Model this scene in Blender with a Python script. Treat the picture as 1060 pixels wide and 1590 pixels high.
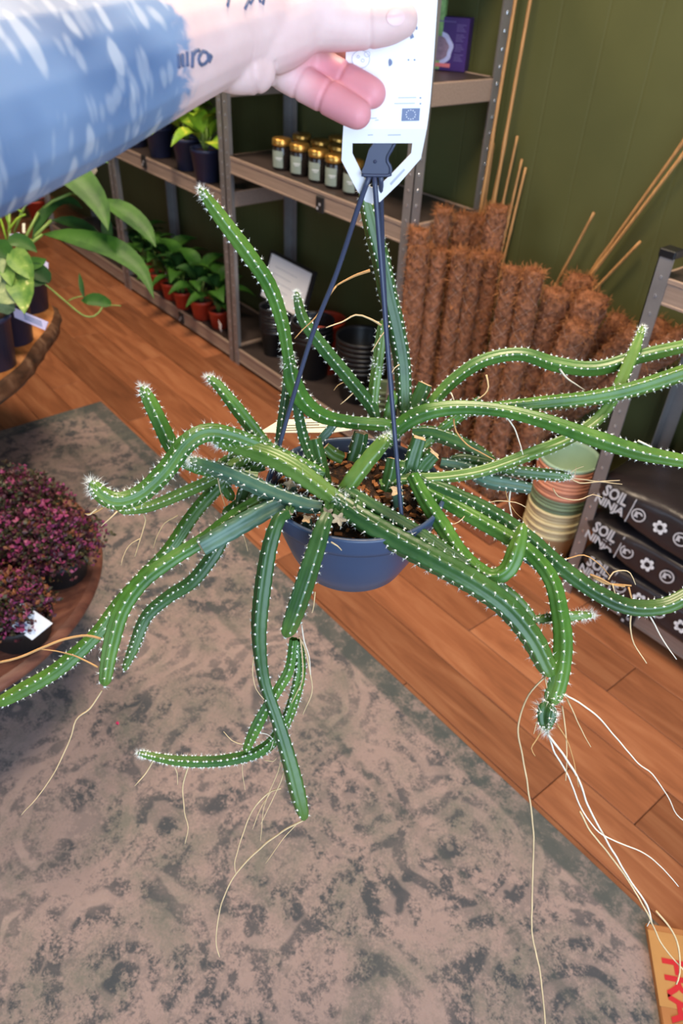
import bpy, bmesh, math, random
import numpy as np
from mathutils import Vector, Matrix, noise
random.seed(7); rng = np.random.default_rng(7)
for o in list(bpy.data.objects): bpy.data.objects.remove(o)
scene = bpy.context.scene
COL = scene.collection

# ------------------------------------------------------------------ camera
F_PX = 1156.0; CX, CY = 530.0, 795.0; CAM_H = 1.35
PITCH, ROLL, YAW = math.radians(37.37), math.radians(3.0), math.radians(-49.39)
fw = np.array([math.sin(YAW)*math.cos(PITCH), math.cos(YAW)*math.cos(PITCH), -math.sin(PITCH)])
rr = np.array([math.cos(YAW), -math.sin(YAW), 0.0]); uu = np.cross(rr, fw)
rr, uu = rr*math.cos(ROLL)+uu*math.sin(ROLL), -rr*math.sin(ROLL)+uu*math.cos(ROLL)
EYE = np.array([0, 0, CAM_H])
def ray(x, y): return fw + rr*(x-CX)/F_PX - uu*(y-CY)/F_PX
def P(x, y, d): return EYE + ray(x, y)*d                      # point at distance d along the lens axis
def on(x, y, ax, v):                                          # point on the plane axis=v
    d = ray(x, y); return EYE + d*(v-EYE[ax])/d[ax]
def depth(p): return float((np.asarray(p)-EYE) @ fw)
cam = bpy.data.cameras.new('camera'); camo = bpy.data.objects.new('camera', cam); COL.objects.link(camo)
cam.sensor_fit = 'VERTICAL'; cam.sensor_height = 36.0; cam.sensor_width = 24.0
cam.lens = F_PX/1590*36.0; cam.clip_start = 0.02; cam.clip_end = 60
camo.matrix_world = Matrix(((rr[0], uu[0], -fw[0], EYE[0]), (rr[1], uu[1], -fw[1], EYE[1]),
                            (rr[2], uu[2], -fw[2], EYE[2]), (0, 0, 0, 1)))
cam.dof.use_dof = True; cam.dof.focus_distance = 0.655; cam.dof.aperture_fstop = 8.5
scene.camera = camo
# ------------------------------------------------------------------ light
w = bpy.data.worlds.new('world'); scene.world = w; w.use_nodes = True
bg = w.node_tree.nodes['Background']; bg.inputs[0].default_value = (0.55, 0.72, 1.0, 1); bg.inputs[1].default_value = 1.0
def area(name, loc, target, sx, sy, power, col, spread=180):
    l = bpy.data.lights.new(name, 'AREA'); l.shape = 'RECTANGLE'; l.size = sx; l.size_y = sy
    l.energy = power; l.color = col; l.spread = math.radians(spread)
    o = bpy.data.objects.new(name, l); COL.objects.link(o); o.location = loc
    o.rotation_euler = (Vector(target)-Vector(loc)).to_track_quat('-Z', 'Y').to_euler()
area('shop_window_daylight', (1.82, -0.45, 1.45), (-1.0, 0.1, 0.9), 2.6, 1.9, 84, (0.62, 0.79, 1.0))
area('shop_window_daylight', (-1.6, -2.85, 1.5), (-1.7, 0.8, 0.5), 2.4, 1.7, 13, (0.62, 0.80, 1.0))
area('ceiling_lamp_light', (-2.6, 0.75, 2.6), (-2.6, 0.7, 0), 0.5, 0.5, 44, (1.0, 0.80, 0.58))
area('ceiling_lamp_light', (-0.8, 0.75, 2.6), (-0.8, 0.95, 0), 0.5, 0.5, 44, (1.0, 0.80, 0.58))
area('ceiling_lamp_light', (0.6, 0.2, 2.6), (0.6, 0.4, 0), 0.5, 0.5, 7, (1.0, 0.80, 0.58))
vs = scene.view_settings
vs.view_transform = 'Standard'; vs.look = 'None'; vs.gamma = 1; vs.use_curve_mapping = False; vs.exposure = 0.1

# ------------------------------------------------------------------ materials
def srgb(r, g, b):
    f = lambda c: (c/255/12.92) if c/255 <= 0.04045 else ((c/255+0.055)/1.055)**2.4
    return (f(r), f(g), f(b), 1)
def new_mat(name):
    m = bpy.data.materials.new(name); m.use_nodes = True
    nt = m.node_tree; return m, nt, nt.nodes['Principled BSDF']
def N(nt, t, **kw):
    n = nt.nodes.new(t)
    for k, v in kw.items():
        if k.startswith('i_'): n.inputs[int(k[2:]) if k[2:].isdigit() else k[2:].replace('_', ' ')].default_value = v
        else: setattr(n, k, v)
    return n
def L(nt, a, b): nt.links.new(a, b)
def ramp(nt, fac, stops, interp='LINEAR'):
    r = N(nt, 'ShaderNodeValToRGB'); r.color_ramp.interpolation = interp
    e = r.color_ramp.elements
    while len(e) > 1: e.remove(e[-1])
    e[0].position, e[0].color = stops[0]
    for p, c in stops[1:]:
        x = e.new(p); x.color = c
    L(nt, fac, r.inputs[0]); return r.outputs[0]
def mix(nt, fac, a, b, mode='MIX'):
    m = N(nt, 'ShaderNodeMix', data_type='RGBA', blend_type=mode)
    for s, v in ((0, fac), (6, a), (7, b)):
        if hasattr(v, 'is_linked'): L(nt, v, m.inputs[s])
        else: m.inputs[s].default_value = v
    return m.outputs[2]
def math_n(nt, op, a, b=None, clamp=False):
    m = N(nt, 'ShaderNodeMath', operation=op, use_clamp=clamp)
    for i, v in enumerate((a, b)):
        if v is None: continue
        if hasattr(v, 'is_linked'): L(nt, v, m.inputs[i])
        else: m.inputs[i].default_value = v
    return m.outputs[0]
def coords(nt, kind='Object', scale=(1, 1, 1), rot=(0, 0, 0)):
    tc = N(nt, 'ShaderNodeTexCoord'); mp = N(nt, 'ShaderNodeMapping')
    mp.inputs['Scale'].default_value = scale; mp.inputs['Rotation'].default_value = rot
    L(nt, tc.outputs[kind], mp.inputs[0]); return mp.outputs[0]
def noise_n(nt, vec, scale, detail=4, rough=0.55, dist=0.0):
    n = N(nt, 'ShaderNodeTexNoise'); n.inputs['Scale'].default_value = scale; n.inputs['Detail'].default_value = detail
    n.inputs['Roughness'].default_value = rough; n.inputs['Distortion'].default_value = dist
    if vec is not None: L(nt, vec, n.inputs['Vector'])
    return n.outputs['Fac']
def bump(nt, bsdf, h, strength=0.3, dist=0.002):
    b = N(nt, 'ShaderNodeBump'); b.inputs['Strength'].default_value = strength; b.inputs['Distance'].default_value = dist
    L(nt, h, b.inputs['Height']); L(nt, b.outputs[0], bsdf.inputs['Normal'])
def simple(name, c, rough=0.5, metal=0.0, var=0.12, scale=30, spec=0.5, bmp=0.0, bd=0.001, trans=0.0, stretch=(1, 1, 1), rnd=0.0):
    m, nt, b = new_mat(name)
    v = coords(nt, 'Object', stretch); n = noise_n(nt, v, scale, 5)
    c = tuple(c); dk = tuple(x*(1-var) for x in c[:3])+(1,); lt = tuple(min(1, x*(1+var)) for x in c[:3])+(1,)
    col = ramp(nt, n, [(0.3, dk), (0.7, lt)])
    if rnd:
        oi = N(nt, 'ShaderNodeObjectInfo'); hv = N(nt, 'ShaderNodeHueSaturation')
        L(nt, math_n(nt, 'ADD', math_n(nt, 'MULTIPLY', oi.outputs['Random'], 2*rnd), 1-rnd), hv.inputs['Value'])
        L(nt, col, hv.inputs['Color']); col = hv.outputs[0]
    L(nt, col, b.inputs['Base Color'])
    b.inputs['Roughness'].default_value = rough; b.inputs['Metallic'].default_value = metal
    b.inputs['Specular IOR Level'].default_value = spec
    if trans: b.inputs['Transmission Weight'].default_value = trans
    if bmp: bump(nt, b, n, bmp, bd)
    return m
M = {}
# floor planks: warm laminate, one tone for each plank
def mk_plank():
    m, nt, b = new_mat('laminate_oak')
    tc = N(nt, 'ShaderNodeTexCoord'); oi = N(nt, 'ShaderNodeObjectInfo')
    off = N(nt, 'ShaderNodeCombineXYZ'); L(nt, math_n(nt, 'MULTIPLY', oi.outputs['Random'], 37.0), off.inputs[0]); L(nt, math_n(nt, 'MULTIPLY', oi.outputs['Random'], 11.0), off.inputs[1])
    ad = N(nt, 'ShaderNodeVectorMath', operation='ADD'); L(nt, tc.outputs['Object'], ad.inputs[0]); L(nt, off.outputs[0], ad.inputs[1])
    mp = N(nt, 'ShaderNodeMapping'); mp.inputs['Scale'].default_value = (1.6, 14, 1); L(nt, ad.outputs[0], mp.inputs[0])
    n1 = noise_n(nt, mp.outputs[0], 2.2, 6, 0.6, 0.8)
    mp2 = N(nt, 'ShaderNodeMapping'); mp2.inputs['Scale'].default_value = (6, 110, 1); L(nt, ad.outputs[0], mp2.inputs[0])
    n2 = noise_n(nt, mp2.outputs[0], 2.0, 3, 0.6)
    c = ramp(nt, n1, [(0.25, srgb(114, 68, 44)), (0.5, srgb(152, 94, 62)), (0.78, srgb(178, 122, 86))])
    c = mix(nt, math_n(nt, 'MULTIPLY', n2, 0.35), c, srgb(116, 70, 46))
    hv = N(nt, 'ShaderNodeHueSaturation'); L(nt, math_n(nt, 'ADD', math_n(nt, 'MULTIPLY', oi.outputs['Random'], 0.55), 0.72), hv.inputs['Value']); L(nt, c, hv.inputs['Color'])
    L(nt, hv.outputs[0], b.inputs['Base Color']); b.inputs['Roughness'].default_value = 0.38
    bump(nt, b, n2, 0.08, 0.001); return m
M['plank'] = mk_plank()
def mk_wall():
    m, nt, b = new_mat('green_wall_paint')
    v = coords(nt, 'Object'); n = noise_n(nt, v, 3, 4); n2 = noise_n(nt, v, 160, 2)
    L(nt, ramp(nt, n, [(0.3, srgb(82, 84, 50)), (0.7, srgb(90, 92, 56))]), b.inputs['Base Color'])
    b.inputs['Roughness'].default_value = 0.42; b.inputs['Specular IOR Level'].default_value = 0.35
    wv = N(nt, 'ShaderNodeTexWave'); wv.bands_direction = 'X'; wv.inputs['Scale'].default_value = 2.4; wv.inputs['Distortion'].default_value = 0.0
    L(nt, v, wv.inputs['Vector'])
    groove = ramp(nt, wv.outputs['Fac'], [(0.0, (0, 0, 0, 1)), (0.012, (1, 1, 1, 1))])
    h = math_n(nt, 'ADD', math_n(nt, 'MULTIPLY', groove, 1.0), math_n(nt, 'MULTIPLY', n2, 0.15))
    bump(nt, b, h, 0.35, 0.0015); return m
M['wall'] = mk_wall()
M['plaster'] = simple('grey_plaster', srgb(150, 146, 138), 0.9, var=0.04)
def mk_rug():
    m, nt, b = new_mat('distressed_rug_pile')
    v = coords(nt, 'Object')
    big = noise_n(nt, v, 3.0, 3, 0.6, 0.6); mid = noise_n(nt, v, 15, 7, 0.72, 0.4); fine = noise_n(nt, v, 85, 5, 0.75, 0.2); speck = noise_n(nt, v, 260, 3, 0.7); grain = noise_n(nt, v, 700, 2)
    base = ramp(nt, mid, [(0.3, srgb(158, 137, 132)), (0.7, srgb(178, 156, 149))])
    # scrolls, rosettes and leaf sprigs, broken up by wear
    wob = N(nt, 'ShaderNodeTexNoise'); wob.inputs['Scale'].default_value = 6; wob.inputs['Detail'].default_value = 3; L(nt, v, wob.inputs['Vector'])
    mx = N(nt, 'ShaderNodeMix', data_type='RGBA', blend_type='LINEAR_LIGHT'); mx.inputs[0].default_value = 0.06; L(nt, v, mx.inputs[6]); L(nt, wob.outputs['Color'], mx.inputs[7])
    vo = N(nt, 'ShaderNodeTexVoronoi'); vo.inputs['Scale'].default_value = 3.6; vo.inputs['Randomness'].default_value = 0.5; L(nt, mx.outputs[2], vo.inputs['Vector'])
    rings = math_n(nt, 'ABSOLUTE', math_n(nt, 'SINE', math_n(nt, 'MULTIPLY', vo.outputs['Distance'], 21.0)))
    ringm = ramp(nt, rings, [(0.52, (0, 0, 0, 1)), (0.78, (1, 1, 1, 1))]); thin = ramp(nt, rings, [(0.08, (1, 1, 1, 1)), (0.2, (0, 0, 0, 1))])
    vo2 = N(nt, 'ShaderNodeTexVoronoi'); vo2.inputs['Scale'].default_value = 22; L(nt, mx.outputs[2], vo2.inputs['Vector'])
    leafm = ramp(nt, vo2.outputs['Distance'], [(0.26, (1, 1, 1, 1)), (0.36, (0, 0, 0, 1))])
    motif = math_n(nt, 'MAXIMUM', math_n(nt, 'MULTIPLY', ringm, 0.7), math_n(nt, 'MULTIPLY', leafm, 0.75))
    wsum = math_n(nt, 'ADD', math_n(nt, 'ADD', math_n(nt, 'MULTIPLY', mid, 0.54), math_n(nt, 'MULTIPLY', fine, 0.29)), math_n(nt, 'MULTIPLY', speck, 0.17))
    wear = ramp(nt, wsum, [(0.465, (0, 0, 0, 1)), (0.535, (1, 1, 1, 1))])
    patch = ramp(nt, big, [(0.40, (0, 0, 0, 1)), (0.58, (1, 1, 1, 1))])
    dark = math_n(nt, 'MULTIPLY', wear, math_n(nt, 'ADD', math_n(nt, 'MULTIPLY', motif, 0.8), math_n(nt, 'MULTIPLY', patch, 0.45)), True)
    green = ramp(nt, math_n(nt, 'ADD', math_n(nt, 'MULTIPLY', noise_n(nt, v, 5.5, 6, 0.7, 0.5), 0.75), math_n(nt, 'MULTIPLY', speck, 0.25)), [(0.46, (0, 0, 0, 1)), (0.62, (1, 1, 1, 1))])
    c = mix(nt, math_n(nt, 'MULTIPLY', green, 0.7), base, srgb(106, 112, 102))
    c = mix(nt, math_n(nt, 'MULTIPLY', thin, 0.12), c, srgb(170, 146, 134))
    c = mix(nt, math_n(nt, 'MULTIPLY', dark, 0.9), c, srgb(66, 73, 80))
    # border bands along the rug's own edges (x from 0 to LX, y from -LY to 0)
    sp = N(nt, 'ShaderNodeSeparateXYZ'); L(nt, v, sp.inputs[0])
    de = math_n(nt, 'MINIMUM', sp.outputs[0], math_n(nt, 'MULTIPLY', sp.outputs[1], -1.0))
    de = math_n(nt, 'ADD', de, math_n(nt, 'MULTIPLY', math_n(nt, 'SUBTRACT', fine, 0.5), 0.012))
    band = ramp(nt, de, [(0.0, (1, 1, 1, 1)), (0.052, (1, 1, 1, 1)), (0.058, (0.0, 0, 0, 1)), (0.205, (0, 0, 0, 1)), (0.21, (0.55, 0.55, 0.55, 1)), (0.225, (0.55, 0.55, 0.55, 1)), (0.23, (0, 0, 0, 1))])
    bw = ramp(nt, math_n(nt, 'ADD', math_n(nt, 'MULTIPLY', mid, 0.5), math_n(nt, 'MULTIPLY', fine, 0.5)), [(0.40, (0.25, 0.25, 0.25, 1)), (0.52, (1, 1, 1, 1))])
    c = mix(nt, math_n(nt, 'MULTIPLY', math_n(nt, 'MULTIPLY', band, bw), 0.85), c, srgb(84, 90, 88))
    st = noise_n(nt, v, 2.4, 2, 0.5); 
    c = mix(nt, math_n(nt, 'MULTIPLY', grain, 0.16), c, srgb(60, 60, 60))
    L(nt, c, b.inputs['Base Color']); b.inputs['Roughness'].default_value = 0.95; b.inputs['Specular IOR Level'].default_value = 0.1
    bump(nt, b, math_n(nt, 'ADD', grain, math_n(nt, 'MULTIPLY', fine, 0.7)), 0.35, 0.002); return m
M['rug'] = mk_rug()
M['steel'] = simple('galvanised_steel', srgb(150, 146, 146), 0.42, 0.55, 0.12, 14)
M['stud'] = simple('bright_steel', srgb(215, 218, 225), 0.25, 0.8, 0.05)
M['beam'] = simple('taupe_beam', srgb(158, 136, 122), 0.5, 0.15, 0.16, 6, stretch=(1.5, 40, 40))
M['board'] = simple('dark_shelf_board', srgb(56, 47, 45), 0.45, 0, 0.15, 20)
M['black'] = simple('black_plastic', srgb(20, 21, 25), 0.38, 0, 0.1)
M['soot'] = simple('matt_black', srgb(24, 23, 25), 0.6, 0, 0.2)
M['navy'] = simple('dark_blue_plastic', srgb(42, 48, 76), 0.38, 0, 0.1)
M['pot'] = simple('slate_blue_plastic', srgb(58, 75, 104), 0.32, 0, 0.07, 18)
M['strap'] = simple('slate_strap_plastic', srgb(60, 67, 92), 0.36, 0, 0.06)
def mk_soil():
    m, nt, b = new_mat('potting_soil'); v = coords(nt); n = noise_n(nt, v, 260, 5, 0.7)
    L(nt, ramp(nt, n, [(0.3, srgb(32, 24, 20)), (0.55, srgb(70, 48, 34)), (0.72, srgb(150, 98, 52))]), b.inputs['Base Color'])
    b.inputs['Roughness'].default_value = 0.95; bump(nt, b, n, 1.0, 0.004); return m
M['soil'] = mk_soil()
M['chip'] = simple('bark_chip', srgb(150, 92, 46), 0.8, 0, 0.3, 60)
def mk_stem(name, dk, md, lt):
    m, nt, b = new_mat(name); v = coords(nt, 'Object'); n = noise_n(nt, v, 24, 4, 0.6); n2 = noise_n(nt, v, 220, 3)
    c = ramp(nt, n, [(0.28, dk), (0.5, md), (0.74, lt)])
    at = N(nt, 'ShaderNodeAttribute'); at.attribute_name = 'along'
    c = mix(nt, math_n(nt, 'MULTIPLY', ramp(nt, at.outputs['Fac'], [(0.72, (0, 0, 0, 1)), (1.0, (1, 1, 1, 1))]), 0.5), c, srgb(118, 150, 62))
    c = mix(nt, math_n(nt, 'MULTIPLY', n2, 0.22), c, dk)
    L(nt, c, b.inputs['Base Color']); b.inputs['Roughness'].default_value = 0.36
    b.inputs['Subsurface Weight'].default_value = 0.0; bump(nt, b, n2, 0.12, 0.0008); return m
M['st0'] = mk_stem('stem_deep_green', srgb(38, 70, 34), srgb(54, 92, 44), srgb(76, 112, 56))
M['st1'] = mk_stem('stem_leaf_green', srgb(46, 88, 34), srgb(70, 114, 42), srgb(98, 138, 58))
M['st2'] = mk_stem('stem_yellow_green', srgb(66, 98, 38), srgb(90, 124, 50), srgb(116, 144, 72))
M['st3'] = mk_stem('stem_blue_green', srgb(54, 86, 70), srgb(72, 106, 86), srgb(92, 126, 104))
M['wool'] = simple('white_areole_wool', srgb(240, 240, 232), 0.9, 0, 0.03)
M['spine'] = simple('cream_spines', srgb(236, 228, 208), 0.6, 0, 0.06)
M['cut'] = simple('dried_cut_end', srgb(196, 168, 132), 0.85, 0, 0.18, 300)
M['root'] = simple('pale_root', srgb(222, 192, 146), 0.7, 0, 0.16, 60)
M['root_w'] = simple('white_root', srgb(238, 226, 206), 0.65, 0, 0.08, 60)
M['root_b'] = simple('tan_root', srgb(196, 148, 92), 0.7, 0, 0.15, 60)
M['tag'] = simple('white_card', srgb(246, 246, 250), 0.35, 0, 0.01)
M['paper'] = simple('ivory_paper', srgb(240, 232, 208), 0.7, 0, 0.03)
M['ink'] = simple('grey_blue_ink', srgb(118, 132, 165), 0.6, 0, 0.05)
M['inkpale'] = simple('pale_grey_ink', srgb(196, 200, 212), 0.6, 0, 0.05)
M['inkdark'] = simple('dark_ink', srgb(70, 66, 66), 0.6, 0, 0.05)
M['white'] = simple('white_print', srgb(236, 236, 240), 0.5, 0, 0.02)
M['silverprint'] = simple('silver_print', srgb(190, 188, 192), 0.4, 0, 0.05)
M['lavender'] = simple('pale_lavender_card', srgb(196, 190, 226), 0.5, 0, 0.04)
M['coir'] = simple('coir_fibre', srgb(138, 92, 68), 0.95, 0, 0.55, 75, spec=0.1, bmp=1.0, bd=0.008, rnd=0.16)
M['fuzz'] = simple('loose_coir_hair', srgb(164, 108, 68), 0.9, 0, 0.5, 30, spec=0.15)
M['net'] = simple('clear_netting', srgb(196, 172, 158), 0.25, 0, 0.05)
M['cane'] = simple('bamboo_cane', srgb(178, 132, 82), 0.55, 0, 0.2, 20, stretch=(12, 12, 1), rnd=0.15)
M['crate'] = simple('stained_crate_wood', srgb(150, 92, 60), 0.6, 0, 0.2, 9, stretch=(2, 30, 30))
M['terra'] = simple('terracotta_pink', srgb(206, 138, 108), 0.55, 0, 0.08)
M['sage'] = simple('sage_green_plastic', srgb(120, 138, 106), 0.5, 0, 0.08)
M['cream'] = simple('cream_plastic', srgb(214, 196, 150), 0.5, 0, 0.06)
M['mint'] = simple('mint_green_plastic', srgb(160, 186, 156), 0.5, 0, 0.05)
M['redpot'] = simple('red_plastic', srgb(178, 58, 34), 0.45, 0, 0.08)
M['gold'] = simple('gold_lid', srgb(214, 164, 84), 0.28, 0.85, 0.06)
M['jarglass'] = simple('dark_jar_glass', srgb(36, 30, 28), 0.12, 0, 0.1)
M['jarlabel'] = simple('sage_paper_label', srgb(140, 150, 138), 0.6, 0, 0.04)
M['bag'] = simple('black_film', srgb(44, 38, 40), 0.3, 0, 0.15, 9, bmp=0.35, bd=0.012)
M['bagblue'] = simple('blue_black_film', srgb(40, 46, 66), 0.3, 0, 0.15, 9)
M['cardboard'] = simple('brown_cardboard', srgb(176, 116, 66), 0.8, 0, 0.08, 20)
M['tape'] = simple('tan_packing_tape', srgb(190, 140, 86), 0.3, 0, 0.05)
M['red'] = simple('red_print', srgb(196, 32, 44), 0.5, 0, 0.06)
M['purple'] = simple('purple_carton', srgb(56, 28, 96), 0.4, 0, 0.08)
M['lilac'] = simple('lilac_print', srgb(92, 74, 130), 0.5, 0, 0.1)
M['mauve'] = simple('brown_mauve_print', srgb(128, 104, 122), 0.6, 0, 0.3, 60)
M['paleblue'] = simple('pale_blue_print', srgb(176, 176, 214), 0.6, 0, 0.15, 80)
M['pinkprint'] = simple('coral_print', srgb(210, 110, 116), 0.5, 0, 0.1)
M['greenprint'] = simple('green_leaf_print', srgb(120, 160, 96), 0.5, 0, 0.4, 60)
def mk_bark(name, a, bcol, c, sc, stretch):
    m, nt, b = new_mat(name); v = coords(nt, 'Object', stretch); n = noise_n(nt, v, sc, 6, 0.65, 0.8)
    L(nt, ramp(nt, n, [(0.3, a), (0.5, bcol), (0.72, c)]), b.inputs['Base Color']); b.inputs['Roughness'].default_value = 0.5
    bump(nt, b, n, 0.4, 0.003); return m
M['slab'] = mk_bark('honey_slab_wood', srgb(118, 66, 34), srgb(168, 106, 56), srgb(198, 140, 84), 5, (1, 5, 1))
M['bark'] = mk_bark('dark_bark', srgb(44, 30, 22), srgb(92, 62, 44), srgb(140, 108, 84), 16, (1, 1, 0.5))
M['stool'] = mk_bark('walnut_table_wood', srgb(80, 46, 38), srgb(112, 68, 54), srgb(140, 94, 74), 6, (6, 1, 1))
def mk_leaf(name, a, bc, c=None, sc=14):
    m, nt, b = new_mat(name); v = coords(nt, 'Object'); n = noise_n(nt, v, sc, 5, 0.6, 0.4)
    st = [(0.3, a), (0.62, bc)] + ([(0.7, c)] if c else [])
    L(nt, ramp(nt, n, st), b.inputs['Base Color']); b.inputs['Roughness'].default_value = 0.5; b.inputs['Specular IOR Level'].default_value = 0.25
    b.inputs['Transmission Weight'].default_value = 0.0; return m
M['leaf'] = mk_leaf('peace_lily_leaf', srgb(30, 70, 24), srgb(62, 104, 36))
M['leafd'] = mk_leaf('dark_leaf', srgb(24, 54, 26), srgb(46, 82, 36))
M['leafv'] = mk_leaf('variegated_leaf', srgb(66, 112, 48), srgb(126, 156, 74), srgb(206, 208, 136), 34)
M['leafp'] = mk_leaf('pale_veined_leaf', srgb(112, 136, 92), srgb(164, 176, 128), srgb(190, 192, 150), 60)
M['leafg'] = mk_leaf('golden_pothos_leaf', srgb(84, 134, 34), srgb(140, 172, 48), srgb(204, 200, 78), 30)
M['stalk'] = simple('green_stalk', srgb(122, 150, 70), 0.5, 0, 0.12)
M['burg'] = simple('burgundy_leaf', srgb(74, 32, 44), 0.5, 0, 0.35, 50)
M['mag'] = simple('magenta_leaf', srgb(140, 56, 98), 0.5, 0, 0.25, 50)
M['olive'] = simple('olive_leaf', srgb(66, 62, 38), 0.5, 0, 0.35, 50)
M['amber'] = simple('amber_leaf', srgb(124, 74, 44), 0.5, 0, 0.3, 50)
M['pinkpetal'] = simple('pink_petal', srgb(226, 40, 110), 0.5)
M['nail'] = simple('finger_nail', srgb(240, 200, 200), 0.25, 0, 0.03)

# ------------------------------------------------------------------ geometry helpers
def link(o): COL.objects.link(o); return o
def mesh_obj(name, V, F, mat, parent=None, smooth=True, world=False, kind=None, attr=None):
    me = bpy.data.meshes.new(name); me.from_pydata([tuple(map(float, v)) for v in V], [], [tuple(int(i) for i in f) for f in F])
    me.polygons.foreach_set('use_smooth', [bool(smooth)]*len(me.polygons)); me.materials.append(M[mat] if isinstance(mat, str) else mat)
    if attr:
        for k, vals in attr.items():
            a = me.attributes.new(k, 'FLOAT', 'POINT'); a.data.foreach_set('value', np.asarray(vals, dtype=np.float32))
    me.update(); o = bpy.data.objects.new(name, me); link(o)
    if parent is not None:
        o.parent = parent
        if world: o.matrix_parent_inverse = (Matrix.Translation(parent.location) @ parent.rotation_euler.to_matrix().to_4x4()).inverted()
    if kind: o['kind'] = kind
    return o
def tag(o, label=None, cat=None, group=None, kind=None):
    for k, v in (('label', label), ('category', cat), ('group', group), ('kind', kind)):
        if v: o[k] = v
    return o
def thing(name, label, cat, loc=(0, 0, 0), rz=0, group=None):
    o = bpy.data.objects.new(name, None); link(o); o.empty_display_size = 0.02
    o.location = Vector([float(c) for c in loc]); o.rotation_euler = (0, 0, rz); return tag(o, label, cat, group)
def dup(root, loc, rz=0, label=None, scale=None):
    r = root.copy(); link(r); r.location = Vector([float(c) for c in loc]); r.rotation_euler = (0, 0, rz)
    if scale: r.scale = scale
    if label: r['label'] = label
    for ch in list(root.children):
        c = ch.copy(); link(c); c.parent = r
        for g in list(ch.children):
            d = g.copy(); link(d); d.parent = c
    return r
def join(*parts):
    V, F = [], []
    for v, f in parts:
        n = len(V); V.extend([tuple(x) for x in v]); F.extend([tuple(i+n for i in q) for q in f])
    return V, F
def bbox(x0, x1, y0, y1, z0, z1, bev=0.0, seg=1):
    bm = bmesh.new(); bmesh.ops.create_cube(bm, size=1)
    for v in bm.verts: v.co = Vector(((x0+x1)/2+v.co.x*(x1-x0), (y0+y1)/2+v.co.y*(y1-y0), (z0+z1)/2+v.co.z*(z1-z0)))
    if bev: bmesh.ops.bevel(bm, geom=list(bm.edges), offset=bev, segments=seg, affect='EDGES', profile=0.5)
    V = [v.co.copy() for v in bm.verts]; F = [[v.index for v in f.verts] for f in bm.faces]
    bm.verts.index_update(); F = [[v.index for v in f.verts] for f in bm.faces]; bm.free(); return V, F
def lathe(prof, n=32, c=(0, 0, 0)):
    V, F = [], []; k = len(prof)
    for i in range(n):
        a = 2*math.pi*i/n
        for r, z in prof: V.append((c[0]+r*math.cos(a), c[1]+r*math.sin(a), c[2]+z))
    for i in range(n):
        j = (i+1) % n
        for q in range(k-1): F.append((i*k+q, j*k+q, j*k+q+1, i*k+q+1))
    return V, F
def spline(pts, step):
    """Catmull-Rom through pts (rows may hold extra columns), sampled about every `step`."""
    A = np.array(pts, float); A = np.vstack([2*A[0]-A[1], A, 2*A[-1]-A[-2]]); out = []
    for i in range(1, len(A)-2):
        p0, p1, p2, p3 = A[i-1:i+3]; n = max(2, int(np.linalg.norm((p2-p1)[:3])/step))
        for t in np.linspace(0, 1, n, endpoint=False):
            out.append(0.5*((2*p1)+(p2-p0)*t+(2*p0-5*p1+4*p2-p3)*t*t+(3*p1-p0-3*p2+p3)*t**3))
    out.append(A[-2]); return np.array(out)
def frames(C):
    T = np.gradient(C, axis=0); T /= np.linalg.norm(T, axis=1)[:, None]+1e-12
    n0 = np.cross(T[0], [0.31, 0.22, 0.92]); n0 /= np.linalg.norm(n0); Ns = [n0]
    for i in range(1, len(C)):
        n = Ns[-1]-T[i]*(Ns[-1] @ T[i]); Ns.append(n/np.linalg.norm(n))
    Ns = np.array(Ns); return T, Ns, np.cross(T, Ns)
def tube(C, R, n=8, cap=True):
    C = np.array(C, float); R = np.broadcast_to(np.array(R, float), (len(C),)); T, A, B = frames(C)
    th = np.linspace(0, 2*np.pi, n, endpoint=False)
    V = (C[:, None]+R[:, None, None]*(np.cos(th)[None, :, None]*A[:, None]+np.sin(th)[None, :, None]*B[:, None])).reshape(-1, 3)
    F = [(i*n+j, i*n+(j+1) % n, (i+1)*n+(j+1) % n, (i+1)*n+j) for i in range(len(C)-1) for j in range(n)]
    if cap: F += [tuple(range(n-1, -1, -1)), tuple(range((len(C)-1)*n, len(C)*n))]
    return [tuple(v) for v in V], F
def leaf(C, W, up, fold=0.25, thick=0.0006, m=5):
    C = np.array(C, float); W = np.array(W, float); up = np.broadcast_to(np.array(up, float), C.shape)
    T = np.gradient(C, axis=0); T /= np.linalg.norm(T, axis=1)[:, None]
    S = np.cross(T, up); S /= np.linalg.norm(S, axis=1)[:, None]; Nn = np.cross(S, T)
    us = np.linspace(-1, 1, m); V = []
    for sgn in (1, -1):
        for i in range(len(C)):
            for u in us: V.append(C[i]+S[i]*u*W[i]/2+Nn[i]*(abs(u)*fold*W[i]/2+sgn*thick))
    k = len(C)*m; F = []
    for i in range(len(C)-1):
        for j in range(m-1):
            a = i*m+j; F.append((a, a+1, a+m+1, a+m)); F.append((k+a, k+a+m, k+a+m+1, k+a+1))
    return V, F
def leafw(n, wmax, peak=0.42):
    t = np.linspace(0, 1, n); a = np.where(t < peak, np.sin(t/peak*np.pi/2)**0.8, np.cos((t-peak)/(1-peak)*np.pi/2)**0.9); return np.maximum(a*wmax, 0.0008)
def prism(poly, nrm, th):
    poly = [np.array(p, float) for p in poly]; nrm = np.array(nrm, float)/np.linalg.norm(nrm); n = len(poly)
    V = [p+nrm*th/2 for p in poly]+[p-nrm*th/2 for p in poly]
    F = [tuple(range(n)), tuple(range(2*n-1, n-1, -1))]+[(i, n+i, n+(i+1) % n, (i+1) % n) for i in range(n)]
    return V, F
FONTN = [0]
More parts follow.
